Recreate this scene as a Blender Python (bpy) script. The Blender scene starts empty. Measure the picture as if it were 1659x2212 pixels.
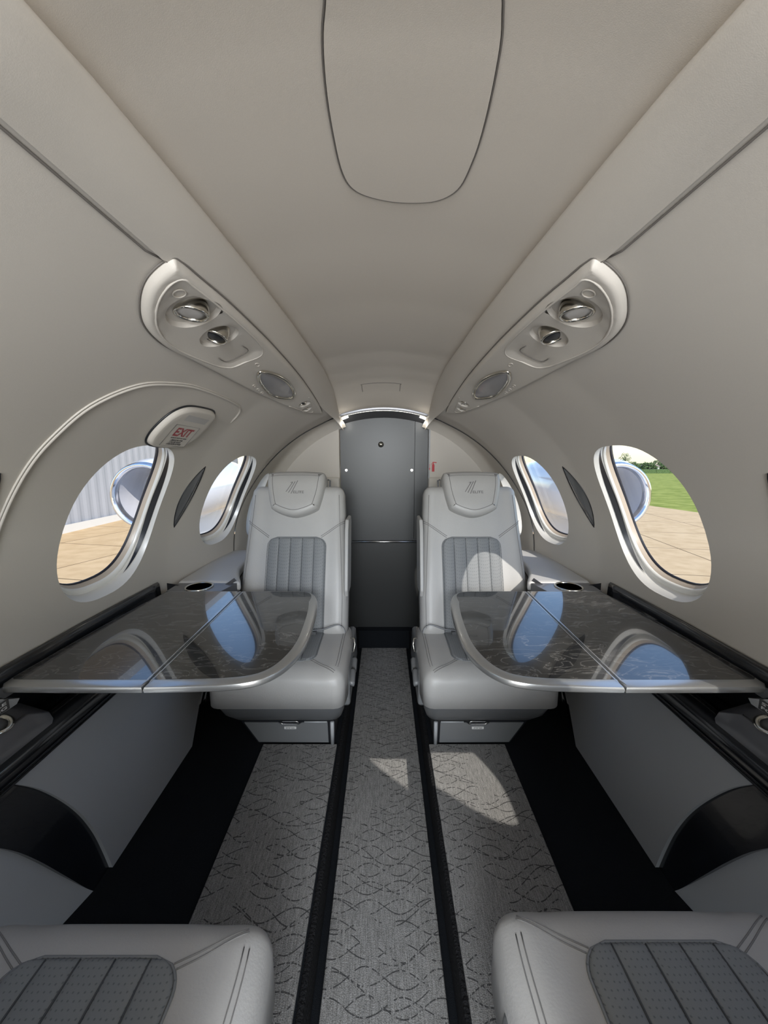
import bpy, bmesh, math, random
from mathutils import Vector, Matrix
from mathutils.geometry import delaunay_2d_cdt
random.seed(7)
C = bpy.context.scene.collection
PI = math.pi
R = math.radians

# ------------------------------------------------------------------ camera
sc = bpy.context.scene
cam = bpy.data.cameras.new('camera'); cam_o = bpy.data.objects.new('camera', cam); C.objects.link(cam_o)
cam_o.location = (0, 0, 1.22)
PITCH = math.atan(125/820)
cam_o.rotation_euler = (PI/2 - PITCH, 0, 0)
cam.sensor_fit = 'VERTICAL'; cam.sensor_height = 36; cam.lens = 820*36/2212
cam.clip_start = 0.01; cam.clip_end = 2000
sc.camera = cam_o
# ------------------------------------------------------------------ world, sun, lights, exposure
sc.view_settings.view_transform = 'Standard'; sc.view_settings.look = 'None'
sc.view_settings.gamma = 1; sc.view_settings.use_curve_mapping = False
sc.view_settings.exposure = 0.0
sc.cycles.use_denoising = True
sc.cycles.max_bounces = 10; sc.cycles.diffuse_bounces = 6; sc.cycles.transparent_max_bounces = 12
sc.cycles.caustics_reflective = False; sc.cycles.caustics_refractive = False
sc.cycles.sample_clamp_indirect = 4
SUN_DIR = Vector((-.60, .81, -.93)).normalized()
w = bpy.data.worlds.new('world'); sc.world = w; w.use_nodes = True
nt = w.node_tree; bg = nt.nodes['Background']
sky = nt.nodes.new('ShaderNodeTexSky'); sky.sky_type = 'NISHITA'; sky.sun_disc = False
sky.sun_elevation = R(45); sky.sun_rotation = math.atan2(.60, -.70); sky.altitude = 50; sky.dust_density = .6; sky.ozone_density = 1.3
nt.links.new(sky.outputs[0], bg.inputs[0]); bg.inputs[1].default_value = 0.34
def light(name, typ, loc, energy, color=(1, 1, 1), rot=None, size=None, size_y=None, angle=None):
    l = bpy.data.lights.new(name, typ); l.energy = energy; l.color = color
    o = bpy.data.objects.new(name, l); C.objects.link(o); o.location = loc
    if rot: o.rotation_euler = rot
    if size and typ == 'AREA':
        l.size = size
        if size_y: l.shape = 'RECTANGLE'; l.size_y = size_y
    elif size: l.shadow_soft_size = size
    if angle is not None: l.angle = angle
    return o
so = light('sun', 'SUN', (3, -4, 6), 4.0, (1, .94, .86), angle=R(.6))
so.rotation_euler = SUN_DIR.to_track_quat('-Z', 'Y').to_euler()
# added area lights behind the camera: fill standing in for daylight from forward
light('forward_fill', 'AREA', (0, -1.3, .85), 30, (.92, .96, 1), (R(97), 0, 0), 1.1, 1.0)
light('overhead_fill', 'AREA', (0, -1.05, 1.46), 38, (.90, .95, 1), (R(52), 0, 0), .6, .35)  # added soft overhead fill for seats, floor and lower walls

# ------------------------------------------------------------------ materials
def mat(name, col, rough=.5, metal=0, coat=0, spec=.5, bump=None, noise=None, emit=None, sheen=0):
    m = bpy.data.materials.new(name); m.use_nodes = True
    n = m.node_tree; b = n.nodes['Principled BSDF']
    b.inputs['Base Color'].default_value = (*col, 1); b.inputs['Roughness'].default_value = rough
    b.inputs['Metallic'].default_value = metal; b.inputs['Coat Weight'].default_value = coat
    b.inputs['Coat Roughness'].default_value = .03
    b.inputs['Specular IOR Level'].default_value = spec
    b.inputs['Sheen Weight'].default_value = sheen
    tc = n.nodes.new('ShaderNodeTexCoord')
    if noise:
        sca, amt = noise
        t = n.nodes.new('ShaderNodeTexNoise'); t.inputs['Scale'].default_value = sca; t.inputs['Detail'].default_value = 4
        n.links.new(tc.outputs['Object'], t.inputs['Vector'])
        r = n.nodes.new('ShaderNodeMixRGB'); r.blend_type = 'MIX'
        r.inputs[1].default_value = (*[c*(1-amt) for c in col], 1); r.inputs[2].default_value = (*[min(1, c*(1+amt)) for c in col], 1)
        n.links.new(t.outputs[0], r.inputs[0]); n.links.new(r.outputs[0], b.inputs['Base Color'])
    if bump:
        sca, st, dist = bump
        t = n.nodes.new('ShaderNodeTexNoise'); t.inputs['Scale'].default_value = sca; t.inputs['Detail'].default_value = 3
        n.links.new(tc.outputs['Object'], t.inputs['Vector'])
        bp = n.nodes.new('ShaderNodeBump'); bp.inputs['Strength'].default_value = st; bp.inputs['Distance'].default_value = dist
        n.links.new(t.outputs[0], bp.inputs['Height']); n.links.new(bp.outputs[0], b.inputs['Normal'])
    if emit:
        b.inputs['Emission Color'].default_value = (*emit[0], 1); b.inputs['Emission Strength'].default_value = emit[1]
    return m
M = {}
M['wall'] = mat('wall_liner', (.57, .53, .475), .55, bump=(900, .10, .0006), noise=(500, .035))
M['ceil'] = mat('ceiling_liner', (.64, .585, .515), .75, bump=(1200, .15, .0006), noise=(700, .05))
M['reveal'] = mat('window_liner', (.72, .70, .66), .25, spec=.6)
M['bead'] = mat('window_bead', (.9, .88, .83), .12, spec=.6, coat=.6)
M['tan'] = mat('window_inner_ring', (.62, .52, .42), .3)
M['black'] = mat('black_plastic', (.012, .013, .016), .35)
M['gloss_black'] = mat('gloss_black_rail', (.012, .013, .016), .14, coat=.7)
M['gasket'] = mat('black_gasket', (.02, .02, .03), .5)
M['seam'] = mat('panel_gap', (.16, .145, .13), .8)
M['inlay'] = mat('dark_inlay', (.010, .012, .016), .22, coat=.5, noise=(14, .6))
M['groove'] = mat('flute_groove', (.06, .065, .07), .7)
M['trim_grey'] = mat('trim_grey_paint', (.34, .35, .36), .4)
M['dark_lens'] = mat('smoked_trim', (.09, .09, .09), .18, coat=.5)
M['leather'] = mat('light_grey_leather', (.42, .412, .40), .42, bump=(260, .25, .0012), noise=(14, .035))
M['side_leather'] = mat('ledge_leather', (.5, .49, .475), .38, bump=(300, .2, .001))
M['shell'] = mat('seat_shell', (.10, .103, .107), .42)
M['drawer'] = mat('seat_base_paint', (.17, .175, .18), .35, bump=(600, .1, .0005))
M['lower'] = mat('lower_sidewall', (.40, .41, .425), .6, bump=(900, .12, .0006), noise=(600, .04))
M['black_carpet'] = mat('black_carpet', (.008, .0095, .012), .95, bump=(700, .6, .003), noise=(600, .4), spec=.15)
M['fuzz'] = mat('charcoal_carpet_wall', (.014, .014, .015), .95, bump=(160, 1, .006), noise=(180, .6), spec=.1)
M['alu'] = mat('satin_aluminium', (.55, .55, .54), .27, metal=1)
M['table_alu'] = mat('table_edge_aluminium', (.56, .56, .55), .3, metal=.85, coat=.25)
M['chrome'] = mat('brushed_nickel', (.72, .69, .62), .16, metal=1)
M['lens'] = mat('frosted_lens', (.42, .40, .38), .3)
M['lampglass'] = mat('grey_lamp_lens', (.30, .295, .31), .2, coat=.2)
M['door'] = mat('door_panel', (.052, .054, .054), .36, bump=(500, .05, .0004))
M['door_low'] = mat('door_lower_panel', (.028, .029, .0285), .38)
M['stitch'] = mat('seam_stitching', (.20, .195, .19), .7)
M['red'] = mat('red_print', (.36, .06, .07), .6)
M['redicon'] = mat('red_icon', (.5, .02, .03), .5)
M['ink'] = mat('dark_print', (.06, .06, .06), .6)
M['white'] = mat('white_label', (.75, .75, .73), .5)
M['led'] = mat('led_strip', (1, 1, 1), .3, emit=((1, .99, .93), 14))
M['door_glint'] = mat('glint_glow', (1, 1, 1), .3, emit=((1, .99, .95), 5))  # emission imitates a reflected glint on the aft door
M['console'] = mat('console_metal', (.16, .16, .17), .3, metal=.5, coat=.3)
M['strap'] = mat('belt_webbing', (.30, .31, .33), .6, bump=(900, .3, .001))
M['paint'] = mat('aircraft_paint', (.78, .79, .82), .15, coat=.6)
M['steel'] = mat('polished_lip', (.8, .8, .82), .12, metal=1)
M['dark_in'] = mat('inlet_dark', (.5, .5, .53), .35)

def tex_mat(name, rough=.5, coat=0, spec=.5):
    m = bpy.data.materials.new(name); m.use_nodes = True
    n = m.node_tree; b = n.nodes['Principled BSDF']; b.inputs['Roughness'].default_value = rough
    b.inputs['Coat Weight'].default_value = coat; b.inputs['Coat Roughness'].default_value = .02; b.inputs['Specular IOR Level'].default_value = spec
    return m, n, b
def N(n, t, **k):
    x = n.nodes.new(t)
    for a, v in k.items():
        if a.startswith('i_'): x.inputs[int(a[2:])].default_value = v
        else: setattr(x, a, v)
    return x
# black marbled laminate
m, n, b = tex_mat('black_marble_laminate', .12, 1)
tc = N(n, 'ShaderNodeTexCoord'); nz = N(n, 'ShaderNodeTexNoise'); nz.inputs['Scale'].default_value = 9; nz.inputs['Detail'].default_value = 8; nz.inputs['Distortion'].default_value = 1.3
mp = N(n, 'ShaderNodeMapping'); mp.inputs['Scale'].default_value = (1.0, 2.6, 2); mp.inputs['Rotation'].default_value = (0, 0, R(-20))
n.links.new(tc.outputs['Object'], mp.inputs[0]); n.links.new(mp.outputs[0], nz.inputs[0])
s1 = N(n, 'ShaderNodeMath', operation='SUBTRACT'); n.links.new(nz.outputs[0], s1.inputs[0]); s1.inputs[1].default_value = .5
ab = N(n, 'ShaderNodeMath', operation='ABSOLUTE'); n.links.new(s1.outputs[0], ab.inputs[0])
cr = N(n, 'ShaderNodeValToRGB'); n.links.new(ab.outputs[0], cr.inputs[0])
cr.color_ramp.elements[0].color = (.115, .11, .105, 1); cr.color_ramp.elements[1].position = .035; cr.color_ramp.elements[1].color = (.014, .014, .0145, 1)
e = cr.color_ramp.elements.new(.012); e.color = (.045, .044, .042, 1)
n.links.new(cr.outputs[0], b.inputs['Base Color'])
M['marble'] = m
# light carpet with dark wavy dashes
m, n, b = tex_mat('patterned_carpet', .95, 0, .1)
tc = N(n, 'ShaderNodeTexCoord'); sp = N(n, 'ShaderNodeSeparateXYZ'); n.links.new(tc.outputs['Object'], sp.inputs[0])
def mth(op, a, bb=None):
    x = N(n, 'ShaderNodeMath', operation=op)
    for i, v in enumerate((a, bb)):
        if v is None: continue
        if isinstance(v, (int, float)): x.inputs[i].default_value = v
        else: n.links.new(v, x.inputs[i])
    return x.outputs[0]
def noise_at(scale, mapscale=None, det=2):
    t = N(n, 'ShaderNodeTexNoise'); t.inputs['Scale'].default_value = scale; t.inputs['Detail'].default_value = det
    if mapscale:
        q = N(n, 'ShaderNodeMapping'); q.inputs['Scale'].default_value = mapscale
        n.links.new(tc.outputs['Object'], q.inputs[0]); n.links.new(q.outputs[0], t.inputs[0])
    else: n.links.new(tc.outputs['Object'], t.inputs[0])
    return t.outputs[0]
wob = mth('MULTIPLY', noise_at(4), 1.0)
def family(freq, ph, k, spac, wd):
    wave = mth('SINE', mth('ADD', mth('MULTIPLY', sp.outputs[0], freq), ph))
    v = mth('ADD', mth('ADD', mth('MULTIPLY', sp.outputs[1], spac), mth('MULTIPLY', wave, k)), wob)
    f = mth('ABSOLUTE', mth('SUBTRACT', mth('FRACT', v), .5))
    return mth('LESS_THAN', f, wd)
fa = family(37, 0, .36, 21, .030); fb = family(35, 3.1, .36, 21, .030); fc = family(22, 1.2, .4, 13, .018)
lines = mth('MAXIMUM', mth('MAXIMUM', fa, fb), fc)
dash = mth('GREATER_THAN', noise_at(95, (1.3, .4, 1)), .45)
patch_ = mth('GREATER_THAN', noise_at(7), .42)
msk = mth('MULTIPLY', mth('MULTIPLY', lines, dash), patch_)
streak = noise_at(40, (9, .8, 1), 3); fine = noise_at(450, None, 1)
val = mth('ADD', mth('MULTIPLY', streak, .5), mth('MULTIPLY', fine, .5))
cr = N(n, 'ShaderNodeValToRGB'); n.links.new(val, cr.inputs[0])
cr.color_ramp.elements[0].position = .33; cr.color_ramp.elements[0].color = (.115, .112, .108, 1)
cr.color_ramp.elements[1].position = .66; cr.color_ramp.elements[1].color = (.31, .305, .295, 1)
mx = N(n, 'ShaderNodeMixRGB'); n.links.new(mth('MULTIPLY', msk, .75), mx.inputs[0]); n.links.new(cr.outputs[0], mx.inputs[1]); mx.inputs[2].default_value = (.018, .018, .02, 1)
n.links.new(mx.outputs[0], b.inputs['Base Color'])
bp = N(n, 'ShaderNodeBump'); bp.inputs['Strength'].default_value = .6; bp.inputs['Distance'].default_value = .002
n.links.new(fine, bp.inputs['Height']); n.links.new(bp.outputs[0], b.inputs['Normal'])
M['carpet'] = m
# perforated insert leather
m, n, b = tex_mat('slate_perforated_leather', .5, 0, .4)
tc = N(n, 'ShaderNodeTexCoord'); vo = N(n, 'ShaderNodeTexVoronoi'); vo.voronoi_dimensions = '2D'; vo.inputs['Scale'].default_value = 125; vo.inputs['Randomness'].default_value = .12
sx_ = N(n, 'ShaderNodeSeparateXYZ'); n.links.new(tc.outputs['Object'], sx_.inputs[0]); ad_ = N(n, 'ShaderNodeMath', operation='SUBTRACT'); n.links.new(sx_.outputs[1], ad_.inputs[0]); n.links.new(sx_.outputs[2], ad_.inputs[1])
cb_ = N(n, 'ShaderNodeCombineXYZ'); n.links.new(sx_.outputs[0], cb_.inputs[0]); n.links.new(ad_.outputs[0], cb_.inputs[1]); n.links.new(cb_.outputs[0], vo.inputs['Vector'])
cr = N(n, 'ShaderNodeValToRGB'); n.links.new(vo.outputs[0], cr.inputs[0])
cr.color_ramp.elements[0].position = .10; cr.color_ramp.elements[0].color = (.12, .127, .135, 1)
cr.color_ramp.elements[1].position = .2; cr.color_ramp.elements[1].color = (.20, .208, .213, 1)
n.links.new(cr.outputs[0], b.inputs['Base Color'])
M['insert'] = m
# window pane : thin clear sheet, glossy by angle
m = bpy.data.materials.new('window_pane'); m.use_nodes = True; n = m.node_tree; n.nodes.clear()
o_ = N(n, 'ShaderNodeOutputMaterial'); tr = N(n, 'ShaderNodeBsdfTransparent'); tr.inputs[0].default_value = (.97, .98, .98, 1)
gl = N(n, 'ShaderNodeBsdfGlossy'); gl.inputs['Roughness'].default_value = .01
lw = N(n, 'ShaderNodeLayerWeight'); lw.inputs[0].default_value = .07; mxs = N(n, 'ShaderNodeMixShader')
n.links.new(lw.outputs['Fresnel'], mxs.inputs[0]); n.links.new(tr.outputs[0], mxs.inputs[1]); n.links.new(gl.outputs[0], mxs.inputs[2]); n.links.new(mxs.outputs[0], o_.inputs[0])
M['glass'] = m
def ground_mat(name, c1, c2, scale, lines=False):
    m, n, b = tex_mat(name, .9, 0, .1)
    tc = N(n, 'ShaderNodeTexCoord'); t = N(n, 'ShaderNodeTexNoise'); t.inputs['Scale'].default_value = scale; t.inputs['Detail'].default_value = 6
    n.links.new(tc.outputs['Object'], t.inputs[0]); r = N(n, 'ShaderNodeValToRGB'); n.links.new(t.outputs[0], r.inputs[0])
    r.color_ramp.elements[0].position = .35; r.color_ramp.elements[0].color = (*c1, 1); r.color_ramp.elements[1].position = .65; r.color_ramp.elements[1].color = (*c2, 1)
    out = r.outputs[0]
    if lines:
        br = N(n, 'ShaderNodeTexBrick'); br.offset = 0; br.inputs['Scale'].default_value = 1; br.inputs['Brick Width'].default_value = 2.6; br.inputs['Row Height'].default_value = 2.6; br.inputs['Mortar Size'].default_value = .018
        br.inputs['Color1'].default_value = (1, 1, 1, 1); br.inputs['Color2'].default_value = (1, 1, 1, 1); br.inputs['Mortar'].default_value = (.3, .28, .26, 1)
        q = N(n, 'ShaderNodeMapping'); q.inputs['Rotation'].default_value = (0, 0, R(12)); n.links.new(tc.outputs['Object'], q.inputs[0]); n.links.new(q.outputs[0], br.inputs[0])
        mm = N(n, 'ShaderNodeMixRGB'); mm.blend_type = 'MULTIPLY'; mm.inputs[0].default_value = 1
        n.links.new(out, mm.inputs[1]); n.links.new(br.outputs[0], mm.inputs[2]); out = mm.outputs[0]
    n.links.new(out, b.inputs['Base Color']); return m
M['tarmac'] = ground_mat('apron_concrete', (.52, .37, .21), (.60, .44, .26), 3, True)
M['grass'] = ground_mat('airfield_grass', (.17, .21, .03), (.32, .34, .08), 1.2)
M['leaf'] = ground_mat('tree_leaves', (.05, .09, .03), (.16, .22, .09), 3)
M['bark'] = mat('tree_bark', (.12, .09, .06), .9)
M['hangar'] = mat('hangar_cladding', (.36, .36, .38), .6, noise=(.6, .12))
M['house'] = mat('house_render', (.7, .66, .6), .8)
M['roof'] = mat('house_roof', (.3, .22, .19), .8)

# ------------------------------------------------------------------ mesh helpers
def wloc(o):
    v = Vector((0, 0, 0))
    while o is not None: v += o.location; o = o.parent
    return v
def tag(o, label=None, cat=None, group=None, kind=None):
    if label: o['label'] = label
    if cat: o['category'] = cat
    if group: o['group'] = group
    if kind: o['kind'] = kind
    return o
def obj(name, vf, m, parent=None, smooth=True, bevel=None):
    vs, fs = vf; off = wloc(parent) if parent else Vector((0, 0, 0))
    me = bpy.data.meshes.new(name); me.from_pydata([tuple(Vector(v)-off) for v in vs], [], fs); me.validate(); me.update()
    bm = bmesh.new(); bm.from_mesh(me); bmesh.ops.recalc_face_normals(bm, faces=bm.faces)
    bm.to_mesh(me); bm.free()
    for p in me.polygons: p.use_smooth = bool(smooth)
    o = bpy.data.objects.new(name, me); C.objects.link(o); me.materials.append(M[m] if isinstance(m, str) else m)
    if parent: o.parent = parent
    if smooth == 'auto': me.set_sharp_from_angle(angle=R(38))
    if bevel:
        md = o.modifiers.new('b', 'BEVEL'); md.width = bevel; md.segments = 3; md.limit_method = 'ANGLE'; md.angle_limit = R(35)
        for p in me.polygons: p.use_smooth = True
        me.set_sharp_from_angle(angle=R(180)); md.harden_normals = True
    return o
def empty(name, loc, label=None, cat=None, group=None, kind=None):
    o = bpy.data.objects.new(name, None); C.objects.link(o); o.location = loc; o.empty_display_size = .1
    return tag(o, label, cat, group, kind)
def join(*vfs):
    V, F = [], []
    for v, f in vfs:
        k = len(V); V += [tuple(p) for p in v]; F += [tuple(i+k for i in q) for q in f]
    return V, F
def box(x0, x1, y0, y1, z0, z1):
    v = [(x, y, z) for z in (z0, z1) for y in (y0, y1) for x in (x0, x1)]
    return v, [(0, 2, 3, 1), (4, 5, 7, 6), (0, 1, 5, 4), (2, 6, 7, 3), (0, 4, 6, 2), (1, 3, 7, 5)]
def tube(pts, r, seg=8, closed=False, taper=None):
    pts = [Vector(p) for p in pts]; V, F = [], []; n_ = len(pts); up = None
    for i, p in enumerate(pts):
        a = pts[(i-1) % n_] if (i or closed) else p; c = pts[(i+1) % n_] if (i < n_-1 or closed) else p
        t = (c-a).normalized()
        if up is None: up = t.orthogonal().normalized()
        up = (up - t*up.dot(t)).normalized(); sd = t.cross(up)
        rr = r if taper is None else r*taper[i]
        for k in range(seg):
            q = 2*PI*k/seg; V.append(p + (up*math.cos(q)+sd*math.sin(q))*rr)
    for i in range(n_ if closed else n_-1):
        for k in range(seg):
            a = i*seg+k; b_ = i*seg+(k+1) % seg; c = ((i+1) % n_)*seg
            F.append((a, b_, c+(k+1) % seg, c+k))
    if not closed: F += [tuple(range(seg))[::-1], tuple((n_-1)*seg+k for k in range(seg))]
    return V, F
def lathe(prof, origin, axis, seg=32, cap=True):
    """prof: list of (r, h) along axis"""
    ax = Vector(axis).normalized(); u = ax.orthogonal().normalized(); v = ax.cross(u); O = Vector(origin); V, F = [], []
    for r_, h in prof:
        for k in range(seg):
            q = 2*PI*k/seg; V.append(O + ax*h + (u*math.cos(q)+v*math.sin(q))*r_)
    for i in range(len(prof)-1):
        for k in range(seg):
            a = i*seg+k; b_ = i*seg+(k+1) % seg; F.append((a, b_, b_+seg, a+seg))
    if cap: F += [tuple(range(seg))[::-1], tuple((len(prof)-1)*seg+k for k in range(seg))]
    return V, F
def catmull(P, n_=6, closed=True):
    out = []; L = len(P)
    rng = range(L) if closed else range(L-1)
    for i in rng:
        if closed: p0, p1, p2, p3 = P[i-1], P[i], P[(i+1) % L], P[(i+2) % L]
        else: p0, p1, p2, p3 = P[max(0, i-1)], P[i], P[i+1], P[min(L-1, i+2)]
        for k in range(n_):
            t = k/n_
            out.append(tuple(.5*((2*b_)+(-a+c)*t+(2*a-5*b_+4*c-d)*t*t+(-a+3*b_-3*c+d)*t**3) for a, b_, c, d in zip(p0, p1, p2, p3)))
    if not closed: out.append(tuple(P[-1]))
    return out
def selli(cy, cs, a, b_, e=2.6, n_=64):
    o = []
    for k in range(n_):
        q = 2*PI*k/n_; c, s = math.cos(q), math.sin(q)
        o.append((cy + a*math.copysign(abs(c)**(2/e), c), cs + b_*math.copysign(abs(s)**(2/e), s)))
    return o
def inside(p, poly):
    x, y = p; r_ = False; j = len(poly)-1
    for i in range(len(poly)):
        xi, yi = poly[i]; xj, yj = poly[j]
        if (yi > y) != (yj > y) and x < (xj-xi)*(y-yi)/(yj-yi)+xi: r_ = not r_
        j = i
    return r_
def pdist(p, poly):
    b_ = 1e9; x, y = p
    for i in range(len(poly)):
        x0, y0 = poly[i-1]; x1, y1 = poly[i]; dx, dy = x1-x0, y1-y0; L = dx*dx+dy*dy
        t = 0 if L == 0 else max(0, min(1, ((x-x0)*dx+(y-y0)*dy)/L))
        b_ = min(b_, math.hypot(x-x0-t*dx, y-y0-t*dy))
    return b_
def signed_area(P): return sum(P[i-1][0]*P[i][1]-P[i][0]*P[i-1][1] for i in range(len(P)))/2
def inset(P, d):
    s = 1 if signed_area(P) > 0 else -1; o = []
    for i in range(len(P)):
        a, b_, c = Vector(P[i-1]), Vector(P[i]), Vector(P[(i+1) % len(P)])
        e1 = (b_-a); e2 = (c-b_)
        if e1.length < 1e-9: e1 = e2
        if e2.length < 1e-9: e2 = e1
        n1 = Vector((-e1.y, e1.x)).normalized()*s; n2 = Vector((-e2.y, e2.x)).normalized()*s
        nn = n1+n2
        nn = nn.normalized() if nn.length > 1e-6 else n1
        k = d/max(.45, nn.dot(n1)); o.append(tuple(b_+nn*k))
    return o
def fill(outer, holes, step, rings=()):
    """2-D triangulation of outer minus holes with interior grid points; returns pts, tris"""
    V = [Vector(p) for p in outer]; E = [(i, (i+1) % len(outer)) for i in range(len(outer))]
    for h in list(holes)+list(rings):
        k = len(V); V += [Vector(p) for p in h]; E += [(k+i, k+(i+1) % len(h)) for i in range(len(h))]
    x0, x1 = min(p[0] for p in outer), max(p[0] for p in outer); y0, y1 = min(p[1] for p in outer), max(p[1] for p in outer)
    y = y0+step/2; row = 0
    while y < y1:
        x = x0+step/2*(1+(row % 2)*.5)
        while x < x1:
            p = (x, y)
            if inside(p, outer) and pdist(p, outer) > step*.35 and all(not inside(p, h) and pdist(p, h) > step*.35 for h in holes) and all(pdist(p, h) > step*.35 for h in rings):
                V.append(Vector(p))
            x += step
        y += step; row += 1
    vo_, eo, fo, *_ = delaunay_2d_cdt(V, E, [], 0, 1e-7)
    T = []
    for f in fo:
        c = sum((vo_[i] for i in f), Vector((0, 0)))/len(f)
        if inside(c, outer) and not any(inside(c, h) for h in holes): T.append(tuple(f))
    return [tuple(v) for v in vo_], T
def text_mesh(s, size, bold=0):
    cu = bpy.data.curves.new('t', 'FONT'); cu.body = s; cu.size = size; cu.align_x = 'CENTER'; cu.align_y = 'CENTER'; cu.offset = bold; cu.resolution_u = 3
    o = bpy.data.objects.new('t', cu); C.objects.link(o); dg = bpy.context.evaluated_depsgraph_get()
    me = o.evaluated_get(dg).to_mesh(); V = [tuple(v.co) for v in me.vertices]; F = [tuple(p.vertices) for p in me.polygons]
    o.evaluated_get(dg).to_mesh_clear(); C.objects.unlink(o); bpy.data.objects.remove(o); bpy.data.curves.remove(cu)
    return V, F

# ------------------------------------------------------------------ cabin surface
ZC = .70; K = .0148         # metres of wall per degree
def rad(y):
    P = [(-9, .85), (1.0, .85), (1.4, .835), (1.8, .79), (1.95, .77), (3, .76)]
    for (a, b_), (a2, b2) in zip(P, P[1:]):
        if y <= a2:
            t = (y-a)/(a2-a); return b_+(b2-b_)*t
    return .76
def W(side, y, ph, off=0.0):
    """interior liner: side -1/+1, y along cabin, ph degrees from the top, off towards the inside"""
    r_ = rad(y)-off
    if ph > 90: return Vector((side*r_, y, ZC-(ph-90)*K))
    a = R(ph); return Vector((side*r_*math.sin(a), y, ZC+r_*math.cos(a)))
def Wn(side, ph):
    a = R(min(ph, 90)); return Vector((-side*math.sin(a), 0, -math.cos(a)))
def onwall(side, pts, tris, offf):
    return [W(side, y, s/K, offf((y, s)) if callable(offf) else offf) for y, s in pts], tris
def ys(P): return [(y, ph*K) for y, ph in P]
SIDES = (('left', -1), ('right', 1))

# window openings (y centre, phi centre, half y, half phi)
WINS = [(1.096, 66.7, .190, 16.7), (1.745, 66.2, .172, 16.2), (.425, 66.4, .187, 16.4), (-.245, 66.4, .187, 16.4)]
def hole(wd, k=1.0, d=0): return selli(wd[0]+d, (wd[1]-(1-k)*19)*K, wd[2]*k, wd[3]*K*(1-(1-k)*1.25), 2.55)
yend = lambda ph: 1.905+.225*max(0, min(1, (78-ph)/50))**1.35
for sn, sd in SIDES:
    outer = [(-1.3, 21.2*K), (-1.3, 91*K)] + [(-1.3+i*.1, 91*K) for i in range(1, 32)] + [(yend(91-i*2.9), (91-i*2.9)*K) for i in range(0, 25)] + [(2.05-.1*i, 21.2*K) for i in range(0, 33)]
    holes = [hole(q) for q in WINS]
    pts, tr_ = fill(outer, holes, .026)
    o = obj('wall_'+sn, onwall(sd, pts, tr_, 0), 'wall'); tag(o, kind='structure')

# exterior fuselage skin keeps daylight out except at the windows
def skin(side, y, s):
    ph = s/K
    r_ = rad(y)+.070+.12*max(0, min(1, (ph-96)/16)); a = R(ph); return Vector((side*r_*math.sin(a), y, ZC+(r_+.10*max(0, (36-ph)/36)**.7)*math.cos(a)))
for sn, sd in SIDES:
    outer = [(-1.35, 0)] + [(-1.35, i*6*K) for i in range(1, 31)] + [(-1.35+i*.1, 180*K) for i in range(1, 42)] + [(2.75, 180*K-i*6*K) for i in range(1, 31)] + [(2.65-.1*i, 0) for i in range(0, 40)]
    pts, tr_ = fill(outer, [hole(q, 1.0) for q in WINS]+[selli(2.105, 71*K, .085, 14*K, 2.4, 40)], .07)
    o = obj('fuselage_skin_'+sn, ([skin(sd, y, s) for y, s in pts], tr_), 'paint'); tag(o, kind='structure')
v, f = [], []
ring = [Vector((.87*math.sin(R(a)), 2.75, ZC+.93*math.cos(R(a)))) for a in range(0, 360, 10)]
tag(obj('fuselage_bulkhead', (ring, [tuple(range(36))]), 'paint', smooth=False), kind='structure')

# ------------------------------------------------------------------ windows
wi = 0
for sn, sd in SIDES:
    for q in WINS:
        wi += 1
        root = empty('window_%d' % wi, W(sd, q[0], q[1]), kind='structure')
        prof = [(1.035, .0), (1.0, -.002), (.985, -.010), (.965, -.022), (.94, -.048)]   # (scale, offset)
        def loft(pr, m_, name, closed=True):
            V, F = [], []; n_ = 64
            for k, of in pr: V += [W(sd, y, s/K, of) for y, s in hole(q, k)]
            for i in range(len(pr)-1):
                for j in range(n_): F.append((i*n_+j, i*n_+(j+1) % n_, (i+1)*n_+(j+1) % n_, (i+1)*n_+j))
            return obj(name, (V, F), m_, root)
        loft([(1.0, 0.0), (.996, -.004), (.986, -.012), (.972, -.036)], 'reveal', 'reveal')
        loft([(.976, -.033), (.962, -.031), (.950, -.035), (.946, -.043)], 'bead', 'inner_bead')
        loft([(.949, -.040), (.938, -.048), (.933, -.055)], 'tan', 'spacer_ring')
        loft([(.936, -.0535), (.930, -.055), (.927, -.061)], 'gasket', 'gasket')
        loft([(.931, -.060), (1.01, -.069)], 'gasket', 'outer_flange')
        pts, tr_ = fill(hole(q, .934), [], .05)
        obj('pane', onwall(sd, pts, tr_, -.058), 'glass', root)
        # shade slot: dark crescents at the two sides of the reveal
        for dirn, nm in ((1, 'shade_slot'), (-1, 'shade_slot')):
            V, F = [], []; n_ = 40
            for i in range(n_+1):
                t = -1+2*i/n_; ang = (PI/2)*t*.70 + (0 if dirn > 0 else PI)
                c, s = math.cos(ang), math.sin(ang); e = 2.55
                wdt = .5*(1-abs(t)**1.6)
                for kk in (-1, 1):
                    k = .9755 + kk*.0065*wdt; of = -.0230 + kk*.019*wdt
                    yy = q[0]+q[2]*k*math.copysign(abs(c)**(2/e), c); ss = (q[1]-(1-k)*19+q[3]*(1-(1-k)*1.25)*math.copysign(abs(s)**(2/e), s))*K
                    V.append(W(sd, yy, ss/K, of+.001))
            for i in range(n_): F.append((2*i, 2*i+1, 2*i+3, 2*i+2))
            obj(nm, (V, F), 'black', root)

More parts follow.
